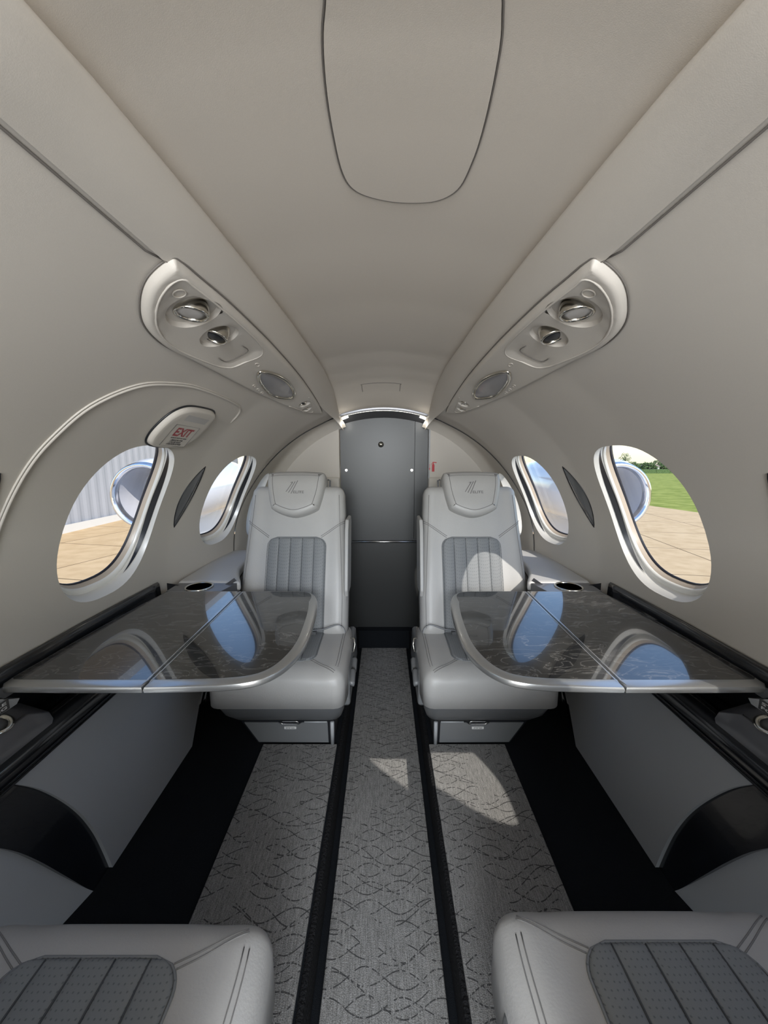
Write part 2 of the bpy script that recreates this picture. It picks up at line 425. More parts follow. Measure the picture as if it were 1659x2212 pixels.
# ------------------------------------------------------------------ valances and ceiling
def ztop(y):
    P = [(-2, 1.50), (.30, 1.523), (.39, 1.535), (.5, 1.543), (.77, 1.558), (1.1, 1.568), (1.6, 1.567), (1.8, 1.55), (1.95, 1.525), (2.05, 1.495), (2.15, 1.455), (2.24, 1.425), (3, 1.42)]
    for (a, b_), (a2, b2) in zip(P, P[1:]):
        if y <= a2: return b_+(b2-b_)*(y-a)/(a2-a)
NY = 110
def yrow(j): return -1.3+(2.27+1.3)*j/NY
for sn, sd in SIDES:
    V, F = [], []; nr = 15
    for j in range(NY+1):
        y = yrow(j); ps = W(sd, y, 21.4, .004)
        if y > 1.85: ps = ps + Vector((-sd*.04*(y-1.85)/.4, 0, -.05*((y-1.85)/.4)**2))
        pe = Vector((sd*.25, y, ztop(y)))
        ctl = []
        for i in range(11):
            t = i/10; b_ = ps.lerp(pe, t); nn = Vector((-sd*.35, 0, -.94))
            ctl.append(b_ + nn*(.010*math.sin(PI*t)))
        # lip rolling up over the inner edge
        ctl += [pe+Vector((sd*.001, 0, .006)), pe+Vector((sd*.006, 0, .013)), pe+Vector((sd*.016, 0, .018)), pe+Vector((sd*.045, 0, .020))]
        V += ctl
    for j in range(NY):
        for i in range(nr-1): F.append((j*nr+i, j*nr+i+1, (j+1)*nr+i+1, (j+1)*nr+i))
    tag(obj('trim_%d' % (1 if sd < 0 else 2), (V, F), 'wall'), kind='structure')
V, F = [], []; nx = 25
def zceil(x, y):
    t = x/.30; return ztop(y)+.010+.050*(1-t*t)
for j in range(NY+1):
    y = yrow(j)
    for i in range(nx):
        x = -.30+.60*i/(nx-1); V.append((x, y, zceil(x, y)))
for j in range(NY):
    for i in range(nx-1): F.append((j*nx+i, j*nx+i+1, (j+1)*nx+i+1, (j+1)*nx+i))
tag(obj('ceiling', (V, F), 'ceil'), kind='structure')
# oval ceiling hatch and its dark gap
hp = catmull([(-.052, .385), (-.060, .44), (-.062, .51), (-.058, .59), (-.042, .632), (-.006, .655), (.036, .662), (.080, .652), (.108, .618), (.116, .56), (.116, .50), (.110, .43), (.102, .385), (.085, .35), (.03, .335), (-.035, .35)], 6)
def on_ceiling(P, o): return [(x, y, zceil(x, y)-o) for x, y in P]
e_ = empty('ceiling_hatch', (.025, .5, zceil(.025, .5)), 'rounded oval access panel set flush into the beige ceiling', 'hatch')
pts, tr_ = fill(inset(hp, .0015), [], .02)
obj('panel', (on_ceiling(pts, .0022), tr_), 'ceil', e_)
obj('gap', tube(on_ceiling(hp, .0012), .0011, 6, True), 'seam', e_)
# small aft ceiling cover outline
P = [(-.112, 2.06), (-.112, 2.00), (-.10, 1.985), (.07, 1.985), (.082, 2.00), (.082, 2.06)]
obj_ = obj('ceiling_cover', tube(on_ceiling(catmull(P, 5, False), .0005), .0014, 6), 'seam'); tag(obj_, 'thin outline of a small cover in the aft end of the ceiling', 'cover')
# seam between wall and valance, forward of the service panels
for sn, sd in SIDES:
    o = obj('trim_%d' % (3 if sd < 0 else 4), join(tube([W(sd, -1.3+i*.05, 21.9, .002) for i in range(38)]+[W(sd, .588, 21.2, .003)], .0014, 6)), 'seam'); tag(o, kind='structure')
    o = obj('trim_%d' % (5 if sd < 0 else 6), tube([W(sd, yend(ph)-.003, ph, .001) for ph in range(23, 92, 2)], .0015, 6), 'seam'); tag(o, kind='structure')

# raised arc of the emergency exit on the left wall
arc = catmull(ys([(.737, 70), (.737, 63), (.742, 54.4), (.757, 49.1), (.785, 43.4), (.848, 38.6), (.93, 36.5), (1.042, 35.3), (1.211, 35.2), (1.33, 36.0), (1.375, 38.2), (1.385, 41)]), 8, False)
o = obj('emergency_exit_hatch', join(tube([W(-1, y, s/K, .0015) for y, s in arc], .0036, 10, taper=[min(1, (len(arc)-1-i)/14+.15) for i in range(len(arc))]),
        tube([W(-1, y-.006, s/K-.35, .001) for y, s in arc], .0022, 6, taper=[min(1, (len(arc)-1-i)/14+.1) for i in range(len(arc))])), 'wall')
tag(o, 'raised curved outline of the emergency exit hatch on the left wall', 'hatch')

# ------------------------------------------------------------------ generic pad on the wall
def wallpad(side, outline, h, r_, base=0.0, step=.02, holes=(), extra=None):
    rg = [inset(outline, r_*a) for a in (.3, .7, 1.0)]
    pts, tr_ = fill(outline, holes, step, rg)
    def of(p):
        d = pdist(p, outline); e = max(0, 1-d/r_)
        z = base + (h-base)*math.sqrt(max(0, 1-e*e))
        if extra: z += extra(p)
        return z
    # apply sink ring so that the edge reaches the wall
    V = [W(side, y, s/K, of((y, s))) for y, s in pts]; F = list(tr_)
    k = len(V); n_ = len(outline); V += [W(side, y, s/K, base) for y, s in outline]; V += [W(side, y, s/K, base-.004) for y, s in outline]
    for i in range(n_): j = (i+1) % n_; F.append((k+i, k+j, k+n_+j, k+n_+i))
    return V, F
# passenger service units
psu_out = catmull(ys([(.583, 20.9), (.600, 24.1), (.640, 26.9), (.696, 29.2), (.775, 30.4), (.89, 30.5), (1.10, 30.5), (1.38, 30.0), (1.60, 28.2), (1.78, 25.2), (1.85, 22.9), (1.84, 22.1), (1.65, 21.0), (1.29, 20.0), (.998, 19.7), (.772, 19.75), (.653, 20.1), (.600, 20.3)]), 6)
def frame_at(side, y, ph, off):
    p = W(side, y, ph, off); nrm = Wn(side, ph); t = Vector((0, 1, 0)); return p, nrm, t
for sn, sd in SIDES:
    nm = 'left' if sd < 0 else 'right'
    root = empty('service_panel', W(sd, 1.2, 25), 'long beige overhead service panel with lamp and air vents on the %s side' % nm, 'service panel', 'overhead service panels')
    G1 = (.722, 23.7, .053); G2 = (.848, 24.4, .045); G3 = (1.615, 24.3, .03); G4 = (1.69, 25.2, .026)
    holes = [selli(g[0], g[1]*K, g[2], g[2]*.92, 2, 36) for g in (G1, G2, G3, G4)]
    tray = catmull(ys([(.615, 21.6), (.64, 24.8), (.70, 27.8), (.78, 29.2), (.90, 29.0), (1.0, 28.0), (1.02, 25.0), (1.02, 22.2), (.95, 21.1), (.78, 20.9), (.65, 21.2)]), 6)
    def ex(p):
        if not inside(p, tray): return 0
        d = pdist(p, tray); return -.007*min(1, d/.012)
    obj('panel', wallpad(sd, psu_out, .016, .012, 0, .016, holes, ex), 'wall', root)
    # dark gap around the unit
    obj('gap', tube([W(sd, y, s/K, .002) for y, s in inset(psu_out, -.0012)], .0015, 6, True), 'seam', root)
    for gi, g in enumerate((G1, G2, G3, G4)):
        V, F = [], []; n_ = 36
        fr = [(1.0, .010), (.96, .004), (.86, -.006), (.70, -.018), (.45, -.026), (.05, -.028)]
        hb = .009 if gi < 2 else .016
        for k, of in fr: V += [W(sd, y, s/K, of-.010+hb) for y, s in selli(g[0], g[1]*K, g[2]*k, g[2]*.92*k, 2, n_)]
        for i in range(len(fr)-1):
            for j in range(n_): F.append((i*n_+j, i*n_+(j+1) % n_, (i+1)*n_+(j+1) % n_, (i+1)*n_+j))
        F.append(tuple(range((len(fr)-1)*n_, len(fr)*n_)))
        obj('socket', (V, F), 'wall', root)
        rr = g[2]*.56; c = W(sd, g[0], g[1], -.004)
        lamp = gi in (0, 3) if sd < 0 else gi in (0, 2, 3)
        ax = Vector((0, -.10, -1)) if lamp else Vector((sd*.18, -.30, -1))
        ax.normalize()
        vn = obj('reading_lamp' if lamp else 'air_vent', lathe([(rr*.9, -.020), (rr*.97, -.012), (rr, 0), (rr, .015), (rr*.97, .018), (rr*.86, .018), (rr*.84, .014)], c, ax, 32, False), 'chrome', root)
        obj('lens' if lamp else 'nozzle', lathe([(rr*.86, .0145), (rr*.5, .0165), (.0005, .017)], c, ax, 32, True), 'lens' if lamp else 'black', vn)
    # oval button and embossed rectangles
    bt = [W(sd, y, s/K, .0105) for y, s in selli(.652, 22.9*K, .011, .010, 2, 24)]
    obj('call_button', tube(bt, .0013, 6, True), 'wall', root)
    bt = catmull(ys([(.935, 23.3), (.975, 23.3), (.985, 25.2), (.975, 27.4), (.935, 27.6)]), 4, False)
    obj('label_plate', tube([W(sd, y, s/K, .0118) for y, s in bt], .0011, 6), 'seam', root)
    obj('tray_edge', tube([W(sd, y, s/K, .0152) for y, s in inset(tray, -.004)], .0022, 6, True), 'wall', root)
    # lamp with chrome bezel
    lo = catmull(ys([(1.135, 24.4), (1.125, 25.4), (1.19, 27.0), (1.33, 28.2), (1.40, 27.9), (1.46, 26.4), (1.48, 25.2), (1.42, 23.7), (1.30, 22.9), (1.20, 23.3)]), 6)
    bz = obj('lamp_bezel', tube([W(sd, y, s/K, .018) for y, s in lo], .006, 10, True), 'chrome', root)
    pts, tr_ = fill(inset(lo, .001), [], .02)
    obj('lamp_lens', onwall(sd, pts, tr_, lambda p: .0175+.004*min(1, pdist(p, lo)/.02)), 'lampglass', bz)
    for k in range(3):
        obj('pictogram', tube([W(sd, y, s/K, .0165) for y, s in selli(1.20+k*.045, (28.6+.25*k)*K, .009, .004, 2, 12)], .0010, 5, True), 'wall', root)
    obj('button', tube([W(sd, y, s/K, .0165) for y, s in selli(1.07, 24.2*K, .012, .005, 2, 16)], .0010, 5, True), 'wall', root)
    obj('end_edge', tube([W(sd, y, s/K, .0165) for y, s in catmull(ys([(1.56, 21.9), (1.60, 22.4), (1.76, 24.2), (1.70, 26.2), (1.55, 28.0)]), 5, False)], .0016, 6), 'wall', root)

# smoked lens-shaped trims between the windows
for sn, sd in SIDES:
    for yc, wh in ((1.437, 'between the two visible windows'), (.674, 'forward of the large window, cut by the frame')):
        lp = []
        for i in range(25):
            t = i/24; lp.append((yc+.018-.042*t+.0*t-.036*math.sin(PI*t)**.9, (55.2+17.6*t)*K))
        for i in range(1, 24):
            t = 1-i/24; lp.append((yc+.018-.042*t+.036*math.sin(PI*t)**.9, (55.2+17.6*t)*K))
        root = empty('lens_trim', W(sd, yc, 64), 'dark lens-shaped slot trim on the %s wall %s' % (sn, wh), 'wall trim', 'lens-shaped wall trims')
        pts, tr_ = fill(lp, [], .012)
        obj('insert', onwall(sd, pts, tr_, lambda p: .0005+.010*min(1, pdist(p, lp)/.03)), 'dark_lens', root)
        obj('edge', tube([W(sd, y, s/K, .001) for y, s in lp], .0018, 6, True), 'black', root)

# EXIT cover plate, left wall
ep = catmull(ys([(1.052, 49.6), (1.028, 47.6), (1.030, 44.0), (1.045, 41.3), (1.080, 39.7), (1.15, 39.1), (1.215, 39.2), (1.238, 40.6), (1.245, 43.8), (1.235, 47.0), (1.20, 49.2), (1.13, 50.0)]), 6)
root = empty('exit_handle_cover', W(-1, 1.13, 45), 'beige emergency exit handle cover marked EXIT above the large left window', 'exit cover')
obj('cover', wallpad(-1, ep, .016, .010, 0, .014), 'wall', root)
obj('gap', tube([W(-1, y, s/K, .002) for y, s in inset(ep, -.0018)], .0026, 6, True), 'black', root)
def wall_rect(side, y0, y1, p0, p1, off, n_=6):
    V = [W(side, y0+(y1-y0)*i/n_, p0+(p1-p0)*j/n_, off) for j in range(n_+1) for i in range(n_+1)]
    F = [(j*(n_+1)+i, j*(n_+1)+i+1, (j+1)*(n_+1)+i+1, (j+1)*(n_+1)+i) for j in range(n_) for i in range(n_)]
    return V, F
obj('lamp_window', wall_rect(-1, 1.088, 1.205, 40.9, 42.4, .0165), 'lens', root)
pl = obj('placard', wall_rect(-1, 1.075, 1.20, 43.6, 49.0, .0163), 'wall', root)
obj('placard_edge', tube([W(-1, y, s/K, .0163) for y, s in [(a, b_*K) for a, b_ in ((1.075, 43.6), (1.20, 43.6), (1.20, 49), (1.075, 49))]], .0007, 4, True), 'stitch', root)
def wall_text(s, size, y, ph, m_, parent, off=.0170, bold=0, side=-1, sx=1, shear=0):
    V, F = text_mesh(s, size, bold)
    return obj('lettering', ([W(side, y+(a*sx+b_*shear)*(-side), ph-b_/K, off) for a, b_, c in V], F), m_, parent, False)
wall_text('EXIT', .043, 1.138, 45.45, 'red', root, bold=.0012)
wall_text('SECURE FOR TAKEOFF AND LANDING', .0062, 1.138, 46.9, 'ink', root, bold=.0002, sx=.75)
for k, s in enumerate(('1. REMOVE THIS COVER', '2. PULL RED HANDLE', '3. PUSH DOOR OUTWARD')):
    wall_text(s, .0075, 1.135, 47.5+k*.5, 'ink', root, bold=.0003, sx=.8)

# ------------------------------------------------------------------ aft closure and door
def closure_pt(sd, ph, u):
    ye = yend(ph); r0 = rad(ye)-.004
    def at(r_, y):
        if ph > 90: return Vector((sd*r_, y, ZC-(ph-90)*K))
        return Vector((sd*r_*math.sin(R(ph)), y, ZC+r_*math.cos(R(ph))))
    if u < .5: return at(r0, ye+(max(2.20, ye)-ye)*u/.5)
    t = (u-.5)/.5; a = t*PI/2; rr = .05
    return at(r0-rr*(1-math.cos(a)), max(2.20, ye)+rr*math.sin(a)*(1 if ye < 2.2 else .4))
YD = 2.25
for sn, sd in SIDES:
    # barrel piece with a window opening
    outer = [(1.90+.006*0, 24*K)]
    outer = [(yend(max(24, ph))-.004, ph*K) for ph in range(18, 93, 3)] + [(YD, (92-i*2)*K) for i in range(0, 38)]
    hw_ = selli(2.105, 71*K, .085, 14*K, 2.4, 40)
    pts, tr_ = fill(outer, [hw_], .03)
    V = []
    for y, s in pts:
        ph = s/K; t = max(0, (y-2.17)/(YD-2.17)); of = .006+.05*(1-math.sqrt(max(0, 1-t*t)))
        V.append(W(sd, y, ph, of))
    tag(obj('wall_aft_'+sn, (V, tr_), 'wall'), kind='structure')
    root = empty('window_%d' % (9 if sd < 0 else 10), W(sd, 2.105, 71), kind='structure')
    V, F = [], []; n_ = 40
    for k, of in ((1, .006), (.97, -.02), (.93, -.09)): V += [W(sd, y, s/K, of) for y, s in selli(2.105, 71*K, .085*k, 14*K*k, 2.4, 40)]
    for i in range(2):
        for j in range(n_): F.append((i*n_+j, i*n_+(j+1) % n_, (i+1)*n_+(j+1) % n_, (i+1)*n_+j))
    obj('reveal', (V, F), 'reveal', root)
    pts, tr_ = fill(selli(2.105, 71*K, .083, 13.6*K, 2.4, 40), [], .05)
    obj('pane', onwall(sd, pts, tr_, -.05), 'glass', root)
    # flat partition beside the door
    r1 = rad(YD)-.054
    P = [(sd*r1*math.sin(R(a)), ZC+r1*math.cos(R(a))) for a in range(20, 92, 3)]
    P += [(sd*r1, .12), (sd*.262, .12), (sd*.262, 1.385), (sd*.262, 1.43), (sd*.23, 1.43)][:4]
    pts, tr_ = fill(P, [], .06)
    tag(obj('partition_'+sn, ([(x, YD-.001, z) for x, z in pts], tr_), 'wall', smooth=False), kind='structure')
    # door jamb
    tag(obj('door_jamb_'+sn, box(min(sd*.262, sd*.27), max(sd*.262, sd*.27), YD-.002, 2.36, .10, 1.46), 'trim_grey' if sd > 0 else 'wall', smooth=False), kind='structure')
# lower corner pieces near the seat tops
for sn, sd in SIDES:
    x0, x1 = sorted((sd*.262, sd*.34))
    o = obj('partition_lower_pad_'+sn, box(x0, x1, YD-.022, YD-.001, .60, 1.085), 'wall', smooth=True, bevel=.015); tag(o, kind='structure')
# door
root = empty('door_1', (0, 2.31, .12), kind='structure')
arcz = lambda x: 1.475-.75*x*x
P = [(-.262, .115), (.262, .115)]+[(.262-.0262*i, arcz(.262-.0262*i)) for i in range(21)]
def slab(P, y0, y1):
    n_ = len(P); V = [(x, y0, z) for x, z in P]+[(x, y1, z) for x, z in P]
    return V, [tuple(range(n_)), tuple(range(n_, 2*n_))[::-1]]+[(i, (i+1) % n_, n_+(i+1) % n_, n_+i) for i in range(n_)]
up_ = [(-.262, .69), (.262, .69)]+[(.262-.0262*i, arcz(.262-.0262*i)) for i in range(21)]
lo_ = [(-.262, .115), (.262, .115), (.262, .675), (-.262, .675)]
obj('door_upper_panel', slab(up_, 2.31, 2.33), 'door', root, False)
obj('door_lower_panel', slab(lo_, 2.31, 2.33), 'door_low', root, False)
obj('push_bar', tube([(-.26, 2.302, .682), (.26, 2.302, .682)], .0065, 10), 'alu', root)
obj('door_knob', lathe([(.016, 0), (.017, .006), (.011, .010), (.009, .018), (.010, .022), (.003, .025)], (-.018, 2.31, 1.277), (0, -1, 0), 24), 'chrome', root)
obj('panel_joint', tube([(.185, 2.3095, .70), (.185, 2.3095, 1.44)], .0013, 5), 'black', root)
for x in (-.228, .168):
    obj('reflected_glint', lathe([(.007, 0), (.007, .003), (.003, .005)], (x, 2.31, 1.124), (0, -1, 0), 16), 'door_glint', root)  # glowing dots added in place of lamp reflections on the door panel
# arched header with light strips
root = empty('door_header', (0, 2.27, 1.44), 'arched metallic header over the grey aft door with a light at each end', 'door header')
V, F = [], []; n_ = 24
prof = [(0, -.012, 'a'), (.004, -.020), (.020, -.030), (.055, -.040)]
for i in range(n_+1):
    x = -.262+.524*i/n_; z0 = 1.478-.62*x*x
    V += [(x, 2.245, z0+.01), (x, 2.244, z0-.006), (x, 2.250, z0-.014), (x, 2.262, z0-.018), (x, 2.312, z0-.046)]
for i in range(n_):
    for j in range(4): F.append((i*5+j, i*5+j+1, (i+1)*5+j+1, (i+1)*5+j))
obj('header_bar', (V, F), 'console', root)
obj('header_trim', tube([(-.262+.524*i/n_, 2.2445, 1.478-.62*(-.262+.524*i/n_)**2-.010) for i in range(n_+1)], .0042, 8), 'chrome', root)
for s_ in (-1, 1):
    P = [(s_*(.258-.052*i/8), 2.2535-.001, 1.478-.62*(.258-.052*i/8)**2-.020) for i in range(9)]
    obj('light_strip', tube(P, .008, 8, taper=[1-.085*i for i in range(9)]), 'led', root)
    light('header_lamp', 'POINT', (s_*.225, 2.21, 1.39), .13, (1, .97, .9), size=.02)

# fire extinguisher pictogram on the right partition
def flat(s, P, y): return ([(a, y, b_) for a, b_ in P], [tuple(range(len(P)))])
root = empty('extinguisher_sign', (.283, YD-.003, 1.146), 'small red fire extinguisher sticker on the partition right of the door', 'sign')
ex_, ez_ = .283, 1.146
body = [(ex_-.001, ez_-.028), (ex_+.014, ez_-.028), (ex_+.014, ez_+.010), (ex_+.010, ez_+.018), (ex_+.003, ez_+.018), (ex_-.001, ez_+.010)]
obj('pictogram', join(flat(0, body, YD-.0025), flat(0, [(ex_+.004, ez_+.018), (ex_+.009, ez_+.018), (ex_+.009, ez_+.024), (ex_+.026, ez_+.022), (ex_+.026, ez_+.027), (ex_+.004, ez_+.029), (ex_-.006, ez_+.014), (ex_-.004, ez_+.012), (ex_+.003, ez_+.023)], YD-.0027)), 'redicon', root, False)
obj('arrow', join(flat(0, [(ex_-.016, ez_-.008), (ex_-.014, ez_-.008), (ex_-.014, ez_+.016), (ex_-.016, ez_+.016)], YD-.0025), flat(0, [(ex_-.019, ez_-.008), (ex_-.011, ez_-.008), (ex_-.015, ez_-.022)], YD-.0025)), 'redicon', root, False)

# ------------------------------------------------------------------ floor
XF = .172
tag(obj('floor', box(-XF, XF, -1.35, 2.35, -.04, -.004), 'black_carpet', smooth=False), kind='structure')
for sn, sd in SIDES:
    x0, x1 = sorted((sd*XF, sd*.86))
    tag(obj('floor_step_'+sn, box(x0, x1, -1.35, 2.35, -.03, .116), 'black_carpet', smooth=False), kind='structure')
    x0, x1 = sorted((sd*.160, sd*.176))
    tag(obj('baseboard_'+sn, box(x0, x1, -1.35, 2.26, -.003, .119), 'fuzz', smooth=True, bevel=.006), kind='structure')
tag(obj('floor_aft_step', box(-.17, .17, 2.255, 2.35, -.003, .118), 'black_carpet', smooth=False), kind='structure')
o = obj('carpet_runner', box(-.141, .141, -1.3, 2.25, -.004, .006), 'carpet', smooth=True, bevel=.003); tag(o, 'grey wave-patterned carpet runner down the sunken centre aisle', 'carpet')
o = obj('carpet_mat', box(-.462, -.180, -.9, 1.303, .114, .124), 'carpet', smooth=True, bevel=.003); tag(o, 'grey wave-patterned carpet panel left of the aisle in front of the left aft seat', 'carpet', 'side carpet panels')
o = obj('carpet_mat', box(.172, .462, -.9, 1.303, .114, .124), 'carpet', smooth=True, bevel=.003); tag(o, 'grey wave-patterned carpet panel right of the aisle, partly sunlit', 'carpet', 'side carpet panels')

# ------------------------------------------------------------------ lower sidewalls
def plate(side, P, xf, th, name, m_, parent, step=.05):
    """P polygon in (y,z); xf(y,z) = distance from centreline"""
    pts, tr_ = fill(P, [], step); V = [(side*xf(y, z), y, z) for y, z in pts]; F = list(tr_); k = len(V); n_ = len(P)
    V += [(side*xf(y, z), y, z) for y, z in P]+[(side*(xf(y, z)+th), y, z) for y, z in P]
    F += [(k+i, k+(i+1) % n_, k+n_+(i+1) % n_, k+n_+i) for i in range(n_)]
    return obj(name, (V, F), m_, parent, smooth='auto')
arc_o = catmull([(.868, .118), (.858, .18), (.843, .253), (.817, .334), (.78, .414), (.731, .496), (.678, .560)], 5, False)
arc_i = catmull([(.812, .118), (.795, .15), (.754, .239), (.707, .339), (.665, .416), (.612, .49), (.55, .560)], 5, False)
for sn, sd in SIDES:
    root = empty('lower_sidewall', (sd*.74, 1.1, .12), 'grey lower sidewall panel below the %s table with a black curved inlay' % sn, 'sidewall panel', 'lower sidewall panels')
    xf = lambda y, z: .732+.03*max(0, z-.12)/.45+(0 if y < 1.3 else (y-1.3)*.05)
    P = [(1.297, .118), (1.43, .26), (1.47, .45), (1.49, .560)]+arc_o[::-1]
    plate(sd, P, xf, .02, 'main_panel', 'lower', root)
    P = arc_o+arc_i[::-1]
    plate(sd, P, lambda y, z: xf(y, z)+.010, .02, 'curved_inlay', 'inlay', root)
    P = [(y, z) for y, z in arc_i]+[(-.3, .56), (-.3, .118)]
    plate(sd, P, lambda y, z: .742+.03*max(0, z-.12)/.45+.30*max(0, .80-y)*max(0, 1-(z-.1)/.45), .02, 'forward_panel', 'lower', root)
    obj('end_cap', join(slab([(0, 0), (0, 0), (0, 0)], 0, 0)) if False else ([(sd*.737, 1.30, .118), (sd*.742, 1.435, .26), (sd*.757, 1.49, .56), (sd*.757, 1.52, .56), (sd*.742, 1.465, .26), (sd*.737, 1.315, .118)], [(0, 1, 4, 5), (1, 2, 3, 4)]), 'gloss_black', root, False)
    obj('end_strip', ([(sd*.742, 1.440, .20), (sd*.7475, 1.478, .30), (sd*.757, 1.54, .56), (sd*.745, 1.545, .56), (sd*.741, 1.482, .30)], [(0, 1, 2, 3, 4)]), 'lower', root, False)
    # glossy rail over the panel
    root = empty('side_rail', (sd*.75, 1.0, .56), 'glossy black rail with a rounded edge along the %s side under the table' % sn, 'rail', 'side rails')
    pr = [(.752, .563), (.747, .568), (.742, .580), (.742, .598), (.747, .612), (.757, .622), (.775, .626), (.80, .62), (.80, .60)]
    V, F = [], []; ysn = [-1.0, 0, .4, .8, 1.0, 1.2, 1.45]
    for y in ysn:
        for x, z in pr: V.append((sd*x, y, z))
    n_ = len(pr)
    for j in range(len(ysn)-1):
        for i in range(n_-1): F.append((j*n_+i, j*n_+i+1, (j+1)*n_+i+1, (j+1)*n_+i))
    F.append(tuple((len(ysn)-1)*n_+i for i in range(n_)))
    obj('rail', (V, F), 'gloss_black', root)
    obj('lower_lip', tube([(sd*.750, -.9, .560), (sd*.750, 1.44, .560)], .0032, 8), 'black', root)
    # recess behind the rail where the table stows
    o = obj('stowage_recess', join(([(sd*.80, -1.0, .60), (sd*.80, 1.40, .60), (sd*.862, 1.40, .60), (sd*.862, -1.0, .60)], [(0, 1, 2, 3)]),
        ([(sd*.862, -1.0, .60), (sd*.862, 1.40, .60), (sd*.858, 1.40, .735), (sd*.858, -1.0, .735)], [(0, 1, 2, 3)]),
        ([(sd*.862, 1.40, .60), (sd*.745, 1.40, .60), (sd*.745, 1.40, .715), (sd*.86, 1.40, .735)], [(0, 1, 2, 3)])), 'black', smooth=False)
    tag(o, 'black stowage recess under the %s table against the wall' % sn, 'recess')
    o = obj('table_rods', join(tube([(sd*.835, .83, .675), (sd*.835, .95, .685)], .003, 6), tube([(sd*.845, 1.0, .66), (sd*.845, 1.12, .66)], .002, 6)), 'alu')
    tag(o, 'short metal guide rods in the recess under the %s table' % sn, 'rod')
    # black gutter between table and wall
    V, F = [], []; yy = [-1.0+i*.1 for i in range(24)]
    yy = [y for y in yy if y < 1.33]+[1.335]
    for y in yy:
        r0 = rad(y); V += [(sd*(r0-.001), y, .752), (sd*(r0-.008), y, .757), (sd*(r0-.014), y, .752), (sd*(r0-.016), y, .740), (sd*(r0-.018), y, .705), (sd*(r0-.018), y, .69)]
    for j in range(len(yy)-1):
        for i in range(5): F.append((j*6+i, j*6+i+1, (j+1)*6+i+1, (j+1)*6+i))
    F.append(tuple((len(yy)-1)*6+i for i in range(6)))
    o = obj('table_gutter', (V, F), 'gloss_black'); tag(o, 'black strip along the wall at the outer edge of the %s table' % sn, 'trim strip', 'strips beside the tables')

# ------------------------------------------------------------------ side ledges beside the aft seats
for sn, sd in SIDES:
    root = empty('side_ledge', (sd*.66, 1.6, .12), 'padded grey armrest ledge with cup holder beside the %s aft seat' % sn, 'armrest ledge', 'aft side ledges')
    def bx(x0, x1, *r_): a, b_ = sorted((sd*x0, sd*x1)); return box(a, b_, *r_)
    def prism(P, z0, z1):
        n_ = len(P); V = [(sd*x, y, z0) for x, y in P]+[(sd*x, y, z1) for x, y in P]
        return V, [tuple(range(n_)), tuple(range(n_, 2*n_))]+[(i, (i+1) % n_, n_+(i+1) % n_, n_+i) for i in range(n_)]
    pe = lambda d: [(.560+d, 1.425), (.578+d, 1.47), (.606+d, 1.53), (.628+d, 1.60), (.645+d, 1.70), (.650+d, 1.80), (.650+d, 1.93), (.81, 1.93), (.81, 1.425)]
    obj('pad', prism(pe(0), .685, .728), 'side_leather', root, bevel=.014)
    obj('body', join(prism(pe(.016), .52, .683), bx(.66, .80, 1.56, 2.2, .12, .52)), 'black', root, False)
    obj('inner_rail', prism(pe(.004), .668, .682), 'gloss_black', root, False)
    obj('housing', join(([(sd*x, y, z) for x, y, z in [(.60, 1.335, .66), (.80, 1.335, .66), (.80, 1.424, .66), (.575, 1.424, .66), (.60, 1.335, .722), (.80, 1.335, .722), (.80, 1.424, .722), (.575, 1.424, .722)]], [(0, 1, 2, 3), (4, 5, 6, 7), (0, 1, 5, 4), (1, 2, 6, 5), (2, 3, 7, 6), (3, 0, 4, 7)])), 'console', root, False)
    cu = obj('cup_holder', lathe([(.050, 0), (.051, .004), (.048, .006), (.044, .004), (.043, -.001)], (sd*.70, 1.378, .7215), (0, 0, 1), 36, False), 'chrome', root)
    obj('well', lathe([(.044, .003), (.001, .003)], (sd*.70, 1.378, .7213), (0, 0, 1), 36, True), 'gloss_black', cu)
    obj('divider', ([(sd*.615, 1.41, .722), (sd*.585, 1.426, .742), (sd*.578, 1.436, .725), (sd*.61, 1.42, .70)], [(0, 1, 2, 3)]), 'console', root, False)

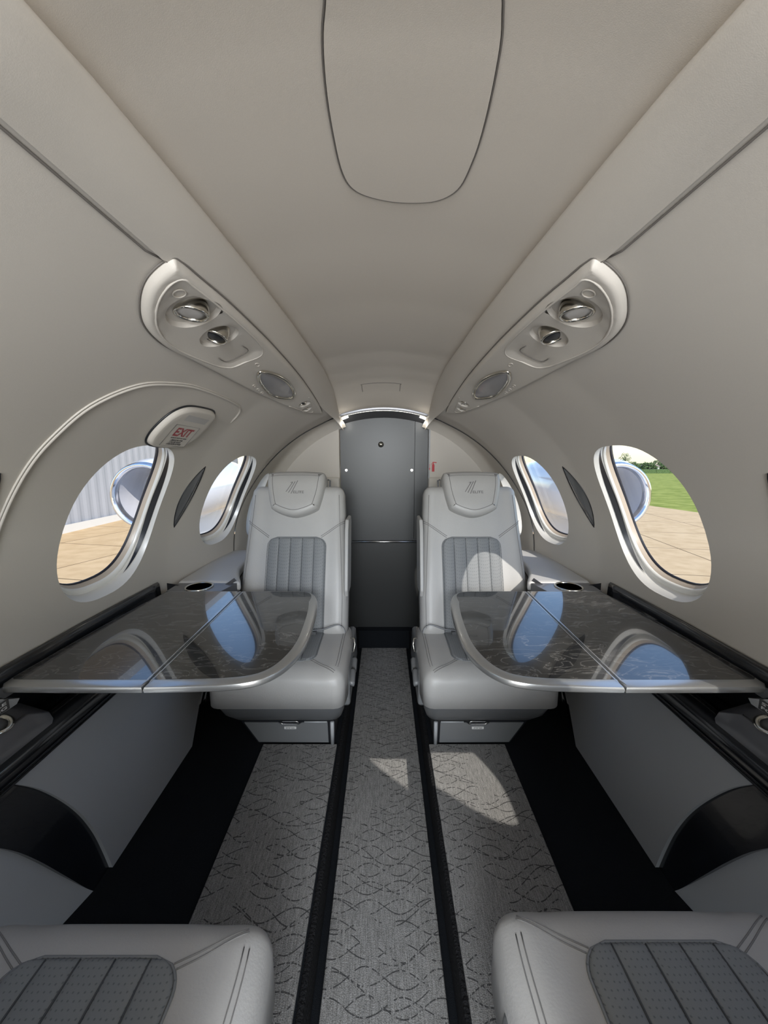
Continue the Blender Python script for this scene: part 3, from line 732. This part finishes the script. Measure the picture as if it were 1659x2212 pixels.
# forward side consoles (cut by the frame)
for sn, sd in SIDES:
    root = empty('side_console', (sd*.78, .6, .6), 'dark metallic console with stow-table placard at the %s edge of the picture' % sn, 'console', 'forward side consoles')
    P = [(.752, .600), (.752, .640), (.765, .668), (.83, .690), (.83, .60)]
    yb = [(.20, 0), (.74, 0), (.79, -.03)]
    V, F = [], []; n_ = len(P)
    for y, dz in yb:
        for x, z in P: V.append((sd*x, y, z+(dz if z > .61 else 0)))
    for j in range(2):
        for i in range(n_): F.append((j*n_+i, j*n_+(i+1) % n_, (j+1)*n_+(i+1) % n_, (j+1)*n_+i))
    F += [tuple(range(n_)), tuple(2*n_+i for i in range(n_))]
    obj('housing', (V, F), 'console', root, bevel=.003)
    obj('edge_strip', tube([(sd*.7655, .25, .671), (sd*.7655, .735, .671)], .0013, 6), 'alu', root)
    cu = obj('socket', lathe([(.030, 0), (.031, .004), (.026, .006), (.020, .002)], (sd*.79, .695, .674), (-sd*.3, 0, 1), 28, False), 'chrome', root)
    obj('socket_core', lathe([(.021, .002), (.012, .007), (.001, .008)], (sd*.79, .695, .674), (-sd*.3, 0, 1), 24), 'ink', cu)
    # upright placard fin
    fin = [(.20, .690), (.755, .690), (.765, .700), (.70, .738), (.20, .745)]
    V = [(sd*.80, y, z-.01) for y, z in fin]+[(sd*.825, y, z-.01) for y, z in fin]
    fo = obj('placard_fin', (V, [(0, 1, 2, 3, 4), (9, 8, 7, 6, 5)]+[(i, (i+1) % 5, 5+(i+1) % 5, 5+i) for i in range(5)]), 'alu', root, bevel=.002)
    pq = obj('placard', box(min(sd*.7985, sd*.80), max(sd*.7985, sd*.80),   .600, .738, .684, .706), 'ink', fo, False)
    for k, s in enumerate(('STOW TABLE', 'FOR LANDING')):
        V, F = text_mesh(s, .0085, .0002)
        x0_, x1_ = min(v[0] for v in V), max(v[0] for v in V); wdt = .126/(x1_-x0_)
        V = [(sd*.7980, .669+(-sd)*a*wdt, .700-.0095*k+b_) for a, b_, c in V]
        obj('lettering', (V, F), 'white', pq, False)

# ------------------------------------------------------------------ tables
def tableleaf(sd, outer_p, inner_p, root, name):
    """frame (aluminium bullnose) and marble top; z top = .73"""
    zt = .730; V, F = [], []; n_ = len(outer_p)
    prof = [(inner_p, zt-.0005), (inset(outer_p, .006), zt), (inset(outer_p, .002), zt-.002), (outer_p, zt-.007), (inset(outer_p, .001), zt-.014), (inset(outer_p, .006), zt-.018), (inset(outer_p, .016), zt-.019)]
    for P, z in prof: V += [(sd*x, y, z) for x, y in P]
    for i in range(len(prof)-1):
        for j in range(n_): F.append((i*n_+j, i*n_+(j+1) % n_, (i+1)*n_+(j+1) % n_, (i+1)*n_+j))
    F.append(tuple(range((len(prof)-1)*n_, len(prof)*n_)))
    fr = obj('leaf_frame', (V, F), 'table_alu', root, 'auto')
    pts, tr_ = fill(inner_p, [], .08)
    obj('leaf_top', ([(sd*x, y, zt-.0003) for x, y in pts], tr_), 'marble', root, False)
    return fr
for sn, sd in SIDES:
    root = empty('folding_table', (sd*.55, 1.03, .70), 'black marbled folding table with satin aluminium edge, extended on the %s side' % sn, 'table', 'cabin folding tables')
    cp = [(.300, 1.317), (.268, 1.306), (.240, 1.270), (.222, 1.205), (.211, 1.12), (.205, 1.03), (.203, .955), (.210, .885), (.230, .820), (.262, .778), (.305, .757), (.36, .748)]
    curve = catmull(cp, 5, False)
    XS = .5135
    op = [(XS, 1.319), (.45, 1.319), (.38, 1.319)]+curve+[(.43, .744), (XS, .742)]
    def inn(x, y):
        # per-vertex inset: broad at the front and inboard edge, slim along the aft edge
        return .028 if y < 1.22 else .028-.021*min(1, (y-1.22)/.08)
    ni = []
    for i, (x, y) in enumerate(op):
        a, b_, c = Vector(op[i-1]), Vector(op[i]), Vector(op[(i+1) % len(op)])
        if i == 0: ni.append((XS-.001, y-.007)); continue
        if i == len(op)-1: ni.append((XS-.001, y+.028)); continue
        t = (c-a).normalized(); nn = Vector((-t.y, t.x))
        if nn.dot(Vector((.42, 1.03))-b_) < 0: nn = -nn
        ni.append(tuple(b_+nn*inn(x, y)))
    tableleaf(sd, op, ni, root, 'inner')
    x0 = XS+.0025
    ob = [(x0, 1.319), (.60, 1.319), (.70, 1.319), (.775, 1.319), (.787, 1.312), (.802, 1.20), (.815, 1.05), (.824, .90), (.829, .78), (.827, .757), (.815, .744), (.70, .742), (.60, .742), (x0, .742)]
    oi = [(x0+.001, 1.312), (.60, 1.312), (.70, 1.312), (.770, 1.312), (.783, 1.306), (.799, 1.20), (.812, 1.05), (.821, .90), (.826, .79), (.825, .778), (.815, .771), (.70, .770), (.60, .770), (x0+.001, .770)]
    tableleaf(sd, ob, oi, root, 'outer')
    obj('hinge_strip', ([(sd*(XS-.001), 1.318, .722), (sd*(x0+.001), 1.318, .722), (sd*(x0+.001), .743, .722), (sd*(XS-.001), .743, .722)], [(0, 1, 2, 3)]), 'black', root, False)
    a, b_ = sorted((sd*.70, sd*.855))
    obj('support_arm', box(a, b_, .98, 1.12, .685, .711), 'black', root, False)

# ------------------------------------------------------------------ seats
def pad(hwf, v0, v1, T, r_, h, tf, nu=44, nv=56, rc=.03):
    def sm(t): return t
    U = []
    for i in range(nu+1):
        t = -1+2*i/nu; U.append(math.sin(t*PI/2)*.55+t*.45)
    Vv = []
    for j in range(nv+1):
        t = -1+2*j/nv; Vv.append((v0+v1)/2+(v1-v0)/2*(math.sin(t*PI/2)*.6+t*.4))
    V, F = [], []
    def hwv(v):
        d = min(v-v0, v1-v); b_ = hwf(v)
        if d < rc: b_ -= rc*(1-math.sqrt(max(0, 1-((rc-d)/rc)**2)))
        return b_
    def w(u, v):
        H_ = hwv(v); d1 = H_-abs(u); d2 = v-v0; d3 = v1-v
        def q(d): 
            e = max(0, 1-d/r_); return 1-math.sqrt(max(0, 1-e*e))
        k = min(1, math.sqrt(q(d1)**2+q(d2)**2+q(d3)**2))
        return T-r_*k+h(u, v)*(1-k)
    for v in Vv:
        H_ = hwv(v)
        for t in U: V.append(tf(t*H_, v, w(t*H_, v)))
    n1 = nu+1
    for j in range(nv):
        for i in range(nu): F.append((j*n1+i, j*n1+i+1, (j+1)*n1+i+1, (j+1)*n1+i))
    # skirt to the back
    rim = [(0, i) for i in range(n1)]+[(j, nu) for j in range(1, nv+1)]+[(nv, i) for i in range(nu-1, -1, -1)]+[(j, 0) for j in range(nv-1, 0, -1)]
    k = len(V)
    for (j, i) in rim:
        u = U[i]*hwv(Vv[j]); V.append(tf(u, Vv[j], .006))
    n_ = len(rim)
    for q_ in range(n_):
        j, i = rim[q_]; j2, i2 = rim[(q_+1) % n_]; F.append((j*n1+i, k+q_, k+(q_+1) % n_, j2*n1+i2))
    F.append(tuple(range(k, k+n_)))
    return (V, F), w
def surf_strip(P, w, tf, r_=.0012, lift=.0004):
    return tube([tf(u, v, w(u, v)+lift) for u, v in P], r_, 6)
def insert_pad(hwi, v0, v1, rc_lo, rc_hi, w, tf, flutes, nu=90, nv=50, amp=.0045, wid=None):
    def hwv(v):
        b_ = hwi(v); d = v-v0
        if d < rc_lo: b_ -= rc_lo*(1-math.sqrt(max(0, 1-((rc_lo-d)/rc_lo)**2)))
        d = v1-v
        if d < rc_hi: b_ -= rc_hi*(1-math.sqrt(max(0, 1-((rc_hi-d)/rc_hi)**2)))
        return b_
    V, F = [], []; n1 = nu+1
    for j in range(nv+1):
        t = -1+2*j/nv; v = (v0+v1)/2+(v1-v0)/2*(math.sin(t*PI/2)*.5+t*.5); H_ = hwv(v)
        for i in range(nu+1):
            u = H_*(-1+2*i/nu); e = min(H_-abs(u), v-v0+.0, v1-v)
            Hn = hwi(v); ph = (u+Hn)/(2*Hn)*flutes
            fl = amp*(abs(math.sin(PI*ph))**.45)
            edge = min(1, e/.006)
            V.append(tf(u, v, w(u, v)-.002+.0035*edge+fl*edge))
    for j in range(nv):
        for i in range(nu): F.append((j*n1+i, j*n1+i+1, (j+1)*n1+i+1, (j+1)*n1+i))
    rimp = [(hwv(v0+(v1-v0)*j/40)*s_, v0+(v1-v0)*j/40) for s_, rng in ((1, range(41)), (-1, range(40, -1, -1))) for j in rng]
    return (V, F), rimp
def make_seat(m, label):
    """m=+1: inboard side is local +x (seat facing -y)"""
    root = empty('cabin_seat', (0, 0, 0), label, 'seat', 'leather club seats')
    # backrest
    a = R(20); B0 = Vector((-.004*m, .115, .335)); upv = Vector((0, math.sin(a), math.cos(a))); nv_ = Vector((0, -math.cos(a), math.sin(a)))
    tb = lambda u, v, w_: B0+Vector((u, 0, 0))+upv*v+nv_*w_
    tbi = lambda u, v, w_: tb(u+.009*m, v, w_)
    HW = lambda v: .232-.028*max(0, min(1, (v-.15)/.5))
    hb = lambda u, v: .006*math.cos(u/.23*PI/2)-.010*math.exp(-((abs(u)-.14)/.03)**2)*.4+.004*math.sin(v*9)
    vf, wb = pad(HW, -.02, .638, .095, .042, hb, tb, rc=.035)
    back = obj('backrest', vf, 'leather', root)
    vi, rim = insert_pad(lambda v: .126, .0, .400, .002, .042, wb, tbi, 5)
    ins = obj('quilted_insert', vi, 'insert', back)
    obj('piping', surf_strip([p for p in rim], wb, tbi, .0022, .0006), 'insert', back)
    for k in range(1, 5): obj('flute_seam', surf_strip([(-.126+.0504*k, .004+.0392*i) for i in range(11)], wb, tbi, .0012, .0022), 'groove', back)
    for s_ in (-1, 1):
        obj('seam', join(surf_strip([(s_*(.112+(.218-.112)*i/10), .405+.075*i/10) for i in range(11)], wb, tb), surf_strip([(s_*(.114+(.216-.114)*i/10), .398+.073*i/10) for i in range(11)], wb, tb)), 'stitch', back)
        obj('seam', surf_strip([(s_*(HW(v)-.022), v) for v in [.02+.03*i for i in range(20)]], wb, tb, .0011), 'stitch', back)
    # headrest : shield shaped
    HS = -.012
    hp_ = [(-.112, .700), (-.05, .706), (.05, .706), (.112, .700), (.124, .688), (.126, .66), (.118, .60), (.104, .545), (.094, .528), (.05, .507), (0, .496), (-.05, .507), (-.094, .528), (-.104, .545), (-.118, .60), (-.126, .66), (-.124, .688)]
    HP = catmull([(u, v+HS) for u, v in hp_], 4)
    rings = [(0, .030), (0, .118), (.004, .130), (.012, .139), (.022, .1425)]
    def hdep(u, v): return -.028*max(0, (v-.62)/.09)**2+.010*max(0, (.60-v)/.1)
    V, F = [], []; n_ = len(HP)
    for d, w_ in rings:
        for u, v in inset(HP, d): V.append(tb(u, v, w_+(hdep(u, v) if w_ > .05 else 0)))
    for i in range(len(rings)-1):
        for j in range(n_): F.append((i*n_+j, i*n_+(j+1) % n_, (i+1)*n_+(j+1) % n_, (i+1)*n_+j))
    last = inset(HP, .022); pts, tr_ = fill(last, [], .018)
    hw_s = lambda u, v: .1425+hdep(u, v)+.004*min(1, pdist((u, v), last)/.03)
    head = obj('headrest', join((V, F), ([tb(u, v, hw_s(u, v) if pdist((u, v), last) > 1e-4 else .1425+hdep(u, v)) for u, v in pts], tr_)), 'leather', root)
    bmx = bmesh.new(); bmx.from_mesh(head.data); bmesh.ops.remove_doubles(bmx, verts=bmx.verts, dist=.0004); bmesh.ops.recalc_face_normals(bmx, faces=bmx.faces); bmx.to_mesh(head.data); bmx.free()
    in2 = inset(HP, .026)
    obj('seam', tube([tb(u, v, hw_s(u, v)+.0003) for u, v in in2 if v < .68], .0012, 6), 'stitch', head)
    for s_ in (-1, 1): obj('seam', tube([tb(s_*(.083+.016*t), .548-.016*t, .1435-.006*t) for t in (0, .5, 1)], .0012, 6), 'stitch', head)
    # embroidered emblem: three slanted strokes and ELITE
    EM = []
    flip = 1
    for k in range(3):
        x0_ = -.030+.011*k; P = [(x0_-.006, .590-.004*k), (x0_+.020, .636+.004*k-.004)]
        EM.append(tube([tb(u, v, hw_s(u, v)+.0006) for u, v in [(P[0][0]+(P[1][0]-P[0][0])*t/6, P[0][1]+(P[1][1]-P[0][1])*t/6) for t in range(7)]], .0016, 6))
    EM.append(tube([tb(u, v, hw_s(u, v)+.0006) for u, v in ((-.018, .632), (-.012, .634), (-.008, .634))], .0012, 6))
    V, F = text_mesh('ELITE', .016, .0004)
    EM.append(([tb(a_*1.25+.018, b_+.588, hw_s(a_+.018, b_+.588)+.0012) for a_, b_, c in V], F))
    obj('emblem', join(*EM), 'stitch', head)
    for s_ in (-1, 1): obj('headrest_post', tube([tb(s_*.138, .60, .05), tb(s_*.138, .668, .05), tb(s_*.128, .672, .05)], .004, 8), 'shell', root)
    # cushion
    tcu = lambda u, v, w_: Vector((.004*m+u, .17-v, .215+w_))
    HC = lambda v: .246-.012*max(0, (v-.30)/.12)**2-.012*max(0, (.12-v)/.12)
    def hc(u, v): return .010*math.cos(u/.25*PI/2)*math.sin(max(0, min(1, v/.42))*PI)**.5-.014*max(0, (v-.22)/.2)**2-.004*math.exp(-((abs(u)-.15)/.03)**2)
    vf, wc = pad(HC, 0, .415, .145, .055, hc, tcu, rc=.034)
    cush = obj('seat_cushion', vf, 'leather', root)
    vi, rim = insert_pad(lambda v: .128, .01, .345, .002, .045, wc, tcu, 5)
    obj('quilted_insert', vi, 'insert', cush)
    obj('piping', surf_strip(rim, wc, tcu, .0022, .0006), 'insert', cush)
    for k in range(1, 5): obj('flute_seam', surf_strip([(-.128+.0512*k, .012+.0164*i) for i in range(21)], wc, tcu, .0014, .0030), 'groove', cush)
    for s_ in (-1, 1):
        obj('seam', join(surf_strip([(s_*(.118+(.205-.118)*i/12), .332+.052*i/12) for i in range(13)], wc, tcu), surf_strip([(s_*(.112+(.202-.112)*i/12), .338+.052*i/12) for i in range(13)], wc, tcu)), 'stitch', cush)
        obj('seam', join(*[surf_strip([(s_*(HC(v)-.030-dd), v) for v in [.02+.019*i for i in range(19)]], wc, tcu, .0010) for dd in (0, .008)]), 'stitch', cush)
    # shroud below the cushion
    def ringz(z, x0, x1, y0, y1, rc):
        P = []
        for cx_, cy_, a0 in ((x1-rc, y0+rc, -90), (x1-rc, y1-rc, 0), (x0+rc, y1-rc, 90), (x0+rc, y0+rc, 180)):
            for k in range(6): a_ = R(a0+k*18); P.append((cx_+rc*math.cos(a_), cy_+rc*math.sin(a_), z))
        return P
    def stack(rows):
        V, F = [], []; n_ = 24
        for r__ in rows: V += ringz(*r__)
        for i in range(len(rows)-1):
            for j in range(n_): F.append((i*n_+j, i*n_+(j+1) % n_, (i+1)*n_+(j+1) % n_, (i+1)*n_+j))
        F += [tuple(range(n_)), tuple(range((len(rows)-1)*n_, len(rows)*n_))]
        return V, F
    mir = lambda vf: ([(v[0]*m, v[1], v[2]) for v in vf[0]], vf[1])
    obj('seat_shroud', mir(stack([(.118, -.165, .212, -.155, .16, .03), (.125, -.185, .222, -.175, .18, .04), (.16, -.215, .232, -.205, .20, .05), (.205, -.232, .240, -.222, .22, .05), (.235, -.235, .238, -.222, .24, .05)])), 'shell', root)
    # drawer base, outboard side raked inwards
    x_in = .205; zt = .118
    B = [(-.105, 0), (x_in-.012, 0), (x_in-.008, zt), (-.155, zt)]
    V = [(x, -.135-.03*(z/zt), z) for x, z in B]+[(x, .20, z) for x, z in B]
    obj('seat_base', mir((V, [(0, 1, 2, 3), (7, 6, 5, 4)]+[(i, (i+1) % 4, 4+(i+1) % 4, 4+i) for i in range(4)])), 'black', root, False)
    D = [(-.098, .006), (x_in-.036, .004), (x_in-.034, .108), (.075, .108), (.062, .098), (-.002, .098), (-.015, .108), (-.140, .108)]
    V = [(x, -.139-.03*(z/zt), z) for x, z in D]+[(x, -.128-.03*(z/zt), z) for x, z in D]
    n_ = len(D)
    dr = obj('drawer', mir((V, [tuple(range(n_)), tuple(range(n_, 2*n_))]+[(i, (i+1) % n_, n_+(i+1) % n_, n_+i) for i in range(n_)])), 'drawer', root, 'auto')
    obj('drawer_handle', mir(join(tube([(x, -.1685, z) for x, z in ((-.002, .113), (-.002, .107), (.005, .104), (.055, .104), (.062, .107), (.062, .113), (.055, .115), (.005, .115))], .0022, 8, True))), 'alu', dr)
    obj('handle_recess', mir(box(0, .06, -.1685, -.160, .105, .114)), 'black', dr, False)
    obj('placard', mir(box(.008, .052, -.1645, -.158, .080, .0885)), 'white', dr, False)
    V, F = text_mesh('LIFE VEST INSIDE', .0062, .0002)
    obj('lettering', ([(m*.030+a_*.72, -.1650, .0843+b_) for a_, b_, c in V], F), 'ink', dr, False)
    obj('base_trim', mir(join(tube([(x_in-.020, -.146, .002), (x_in-.016, -.172, .116)], .0075, 8), tube([(.085, -.170, .114), (x_in-.035, -.170, .114)], .003, 8))), 'trim_grey', root)
    # inboard controls, armrest and belt
    for k, (y0, z0) in enumerate(((-.105, .245), (-.02, .245))):
        obj('side_control', mir(join(tube([(.258, y0-.030, z0-.004), (.260, y0-.022, z0), (.260, y0+.03, z0+.012), (.258, y0+.036, z0+.012)], .0125, 10))), 'drawer', root)
    obj('side_panel', mir(stack([(.16, .222, .252, -.14, .20, .012), (.18, .222, .256, -.16, .22, .012), (.30, .224, .252, -.14, .22, .012), (.315, .226, .246, -.12, .20, .008)])), 'drawer', root)
    obj('armrest', mir(([(x, y+.25*(z-.35), z) for x in (.214, .230) for (y, z) in [(.05, .50), (.03, .53), (.03, .78), (.05, .82), (.17, .82), (.19, .79), (.19, .53), (.17, .50)]], [tuple(range(8)), tuple(range(8, 16))]+[(i, (i+1) % 8, 8+(i+1) % 8, 8+i) for i in range(8)])), 'leather', root, bevel=.006)
    # lap belt lying at the back of the cushion
    P = [(-.10, .160, .004), (-.02, .165, .006), (.06, .160, .006), (.12, .152, .012), (.16, .146, .026), (.19, .142, .030), (.212, .145, .018), (.220, .155, .002)]
    Q = catmull(P, 5, False); V, F = [], []
    for (x, v, dz) in Q:
        base = wc(max(-.2, min(.2, x)), v)
        for off_, lift in ((-.012, 0), (.012, .014)): V.append(tcu(x*m, v+off_, base+.004+dz+lift))
    for i in range(len(Q)-1): F.append((2*i, 2*i+1, 2*i+3, 2*i+2))
    bl = obj('lap_belt', (V, F), 'strap', root); md = bl.modifiers.new('s', 'SOLIDIFY'); md.thickness = .002
    p = tcu(.08*m, .160, wc(.08, .160)+.008); bk = box(p.x-.022, p.x+.022, p.y-.013, p.y+.013, p.z-.004, p.z+.010)
    obj('buckle', bk, 'shell', bl, bevel=.003)
    obj('belt_anchor', mir(tube([(.244, .03, .345), (.258, .025, .345), (.262, .015, .325), (.258, .01, .298), (.246, .01, .292)], .0032, 8)), 'chrome', root)
    return root
def copy_tree(o, parent=None):
    c = o.copy(); C.objects.link(c)
    if parent: c.parent = parent
    for ch in list(o.children): copy_tree(ch, c)
    return c
sA = make_seat(1, 'pale grey leather seat aft of the left table, facing the camera'); sA.location = (-.382, 1.45, .12)
sB = make_seat(-1, 'pale grey leather seat aft of the right table, facing the camera'); sB.location = (.382, 1.45, .12)
sC = copy_tree(sB); sC.rotation_euler = (0, 0, PI); sC.location = (-.422, .280, .1245); sC['label'] = 'grey leather seat cushion in the bottom left corner, facing aft'
sD = copy_tree(sA); sD.rotation_euler = (0, 0, PI); sD.location = (.424, .298, .1245); sD['label'] = 'grey leather seat cushion in the bottom right corner, facing aft'

# ------------------------------------------------------------------ outside: apron, grass, hangar, trees, houses, engines
GZ = -.75
def gz(y): return GZ-.036*y         # the apron falls away slightly behind the aircraft
o = obj('apron', ([(-60, -40, gz(-40)), (14.0, -40, gz(-40)), (14.0, 90, gz(90)), (-60, 90, gz(90))], [(0, 1, 2, 3)]), 'tarmac', smooth=False); tag(o, kind='structure')
o = obj('airfield_grass', ([(14.0, -60, gz(-60)), (500, -60, gz(-60)), (500, 600, gz(600)), (14.0, 600, gz(600))], [(0, 1, 2, 3)]), 'grass', smooth=False); tag(o, kind='structure')
# hangar on the left, corrugated cladding
V, F = [], []; n_ = 240
for i in range(n_+1):
    y = 2+30*i/n_; x = -9.6-.12*(y-10)+(.03 if i % 4 < 2 else 0); V += [(x, y, gz(y)), (x, y, 6.5)]
for i in range(n_): F.append((2*i, 2*i+1, 2*i+3, 2*i+2))
root = empty('hangar', (-10, 12, gz(12)), 'pale grey corrugated hangar seen through the left windows', 'building')
obj('cladding', (V, F), 'hangar', root, False)
obj('roof', box(-26, -7.5, 1.5, 34, 6.5, 6.8), 'hangar', root, False)
obj('end_wall', box(-25, -8.7, 1.9, 2.1, gz(2), 6.5), 'hangar', root, False)
obj('rear_wall', box(-26, -25.8, 1.5, 34, gz(34), 6.5), 'hangar', root, False)
obj('plinth', ([(-8.55, 2, gz(2)), (-8.55, 2, gz(2)+.25), (-12.15, 32, gz(32)+.25), (-12.15, 32, gz(32))], [(0, 1, 2, 3)]), 'house', root, False)
# engines over the wings
for sn, sd in SIDES:
    root = empty('jet_engine', (sd*1.74, 3.2, .4), 'white jet engine nacelle with polished inlet ring outside the %s windows' % sn, 'jet engine', 'engine nacelles')
    ex0 = 1.74 if sd < 0 else 1.69
    c = (sd*ex0, 2.72, .92)
    obj('nacelle', lathe([(.245, .03), (.265, .10), (.275, .25), (.285, .6), (.27, 1.1), (.22, 1.55), (.17, 1.75)], c, (0, 1, 0), 48, False), 'paint', root)
    obj('inlet_lip', lathe([(.205, .06), (.203, .02), (.212, .0), (.224, -.008), (.237, .0), (.246, .03)], c, (0, 1, 0), 48, False), 'steel', root)
    obj('inlet_duct', lathe([(.205, .05), (.19, .3), (.18, .31), (.001, .32)], c, (0, 1, 0), 48, False), 'dark_in', root)
    obj('spinner', lathe([(.001, .12), (.03, .16), (.05, .22), (.055, .30)], c, (0, 1, 0), 24, False), 'steel', root)
    V, F = [], []
    pf = [(0, 0), (.05, .03), (.3, .05), (.7, .045), (1, 0)]
    prof_ = pf+[(t, -z) for t, z in pf[-2:0:-1]]
    for z0, z1 in ((.0, .67),):
        for zz in (z0, z1):
            for t, w_ in prof_: V.append((sd*1.74+w_*1.4, 2.95+t*1.3, zz))
    n_ = len(prof_)
    obj('pylon', (V, [(i, (i+1) % n_, n_+(i+1) % n_, n_+i) for i in range(n_)]), 'paint', root)
    V, F = [], []
    pw = [(0, 0), (.03, .03), (.12, .065), (.35, .09), (.65, .06), (1, 0)]
    prw = pw+[(t, -z*.5) for t, z in pw[-2:0:-1]]; n_ = len(prw)
    for x, y0, ch in ((.9, 1.35, 1.7), (2.2, 1.45, 1.45), (5.8, 1.85, .7)):
        for t, z in prw: V.append((sd*x, y0+t*ch, -.02+.07*(x-.9)+z*ch*1.1))
    for i in range(2):
        for j in range(n_): F.append((i*n_+j, i*n_+(j+1) % n_, (i+1)*n_+(j+1) % n_, (i+1)*n_+j))
    F.append(tuple(2*n_+j for j in range(n_)))
    o = obj('wing', (V, F), 'paint'); tag(o, 'white aircraft wing outside the %s windows' % sn, 'wing', 'wings')
# trees and houses beyond the grass
def tree(x, y, h, wd, palm, label):
    g = gz(y); root = empty('tall_tree' if palm else 'broadleaf_tree', (x, y, g), label, 'tree', 'trees beyond the grass')
    obj('trunk', tube([(x, y, g), (x+.05*h, y, g+h*.5), (x+.03*h, y, g+h*.85)], h*.03, 8), 'bark', root)
    V, F = [], []
    for k in range(700 if not palm else 500):
        if palm:
            a_ = random.random()*2*PI; e_ = random.uniform(-.7, 1.3); r_ = random.random()**.5*wd*.5
            p = Vector((x+math.cos(a_)*r_*math.cos(e_), y+math.sin(a_)*r_*math.cos(e_), g+h*.66+math.sin(e_)*r_*1.5)); s = wd*.055
        else:
            q = Vector((random.gauss(0, 1), random.gauss(0, 1), random.gauss(0, 1))).normalized()*random.uniform(.7, 1)
            lump = 1+.25*math.sin(q.x*5+x)*math.cos(q.z*6+y)
            p = Vector((x, y, g+h*.56))+Vector((q.x*wd*.5*lump, q.y*wd*.5*lump, q.z*h*.42*lump)); s = wd*.07
        d1 = Vector((random.uniform(-1, 1), random.uniform(-1, 1), random.uniform(-1, 1))).normalized()*s; d2 = d1.orthogonal().normalized()*s
        i = len(V); V += [p-d1, p-d2*.6, p+d1, p+d2*.6]; F.append((i, i+1, i+2, i+3))
    obj('crown', (V, F), 'leaf', root, False)
def at_px(px, d): return (px-829.5)/820*d, d      # bearing of an image column at distance d
x, y = at_px(1345, 150); tree(x, y, 6.8, 4.6, True, 'tall loose-crowned tree left of the tree line seen through the large right window')
for px, d, h, wd, lb in ((1362, 165, 4.5, 5.5, 'rounded green tree just right of the tallest tree on the horizon'), (1381, 178, 4.2, 6, 'low bushy tree in the middle of the horizon line'), (1398, 152, 4.4, 5.5, 'broad green tree near the middle of the right window view'),
        (1416, 200, 6.0, 6, 'tree rising behind the white house on the horizon'), (1431, 165, 4.4, 6, 'dark tree at the right end of the horizon line'), (1452, 176, 4.6, 7, 'tree at the far right of the window view'), (1326, 172, 4.2, 6, 'tree half hidden by the frame of the large right window')):
    x, y = at_px(px, d); tree(x, y, h, wd, False, lb)
for px, d, w_, h, lb in ((1371, 200, 5, 3.4, 'small pale house with grey roof left of centre behind the trees'), (1408, 160, 5, 2.6, 'wide white house between the trees at the right of the horizon')):
    x, y = at_px(px, d); g = gz(y); root = empty('house', (x, y, g), lb, 'house', 'houses on the horizon')
    obj('walls', box(x-w_/2, x+w_/2, y, y+5, g-.3, g+h), 'house', root, False)
    obj('roof', ([(x-w_/2-.4, y-.4, g+h), (x+w_/2+.4, y-.4, g+h), (x+w_/2+.4, y+5.4, g+h), (x-w_/2-.4, y+5.4, g+h), (x-w_/2+.5, y+2.5, g+h+1.1), (x+w_/2-.5, y+2.5, g+h+1.1)], [(0, 1, 5, 4), (2, 3, 4, 5), (1, 2, 5), (3, 0, 4), (0, 3, 2, 1)]), 'roof', root, False)
    for k in range(3): obj('house_window', box(x-w_/3+k*w_/3-.4, x-w_/3+k*w_/3+.4, y-.03, y, g+1.1, g+2.1), 'dark_in', root, False)
V = F = None
tag(obj('hedge', join(*[box(x_, x_+5.1, 140, 142.5, gz(140)-.2, gz(140)+.8+.7*random.random()) for x_ in [80+5.0*i for i in range(12)]]), 'leaf', smooth=False), 'low hedge running along the far side of the grass', 'hedge')
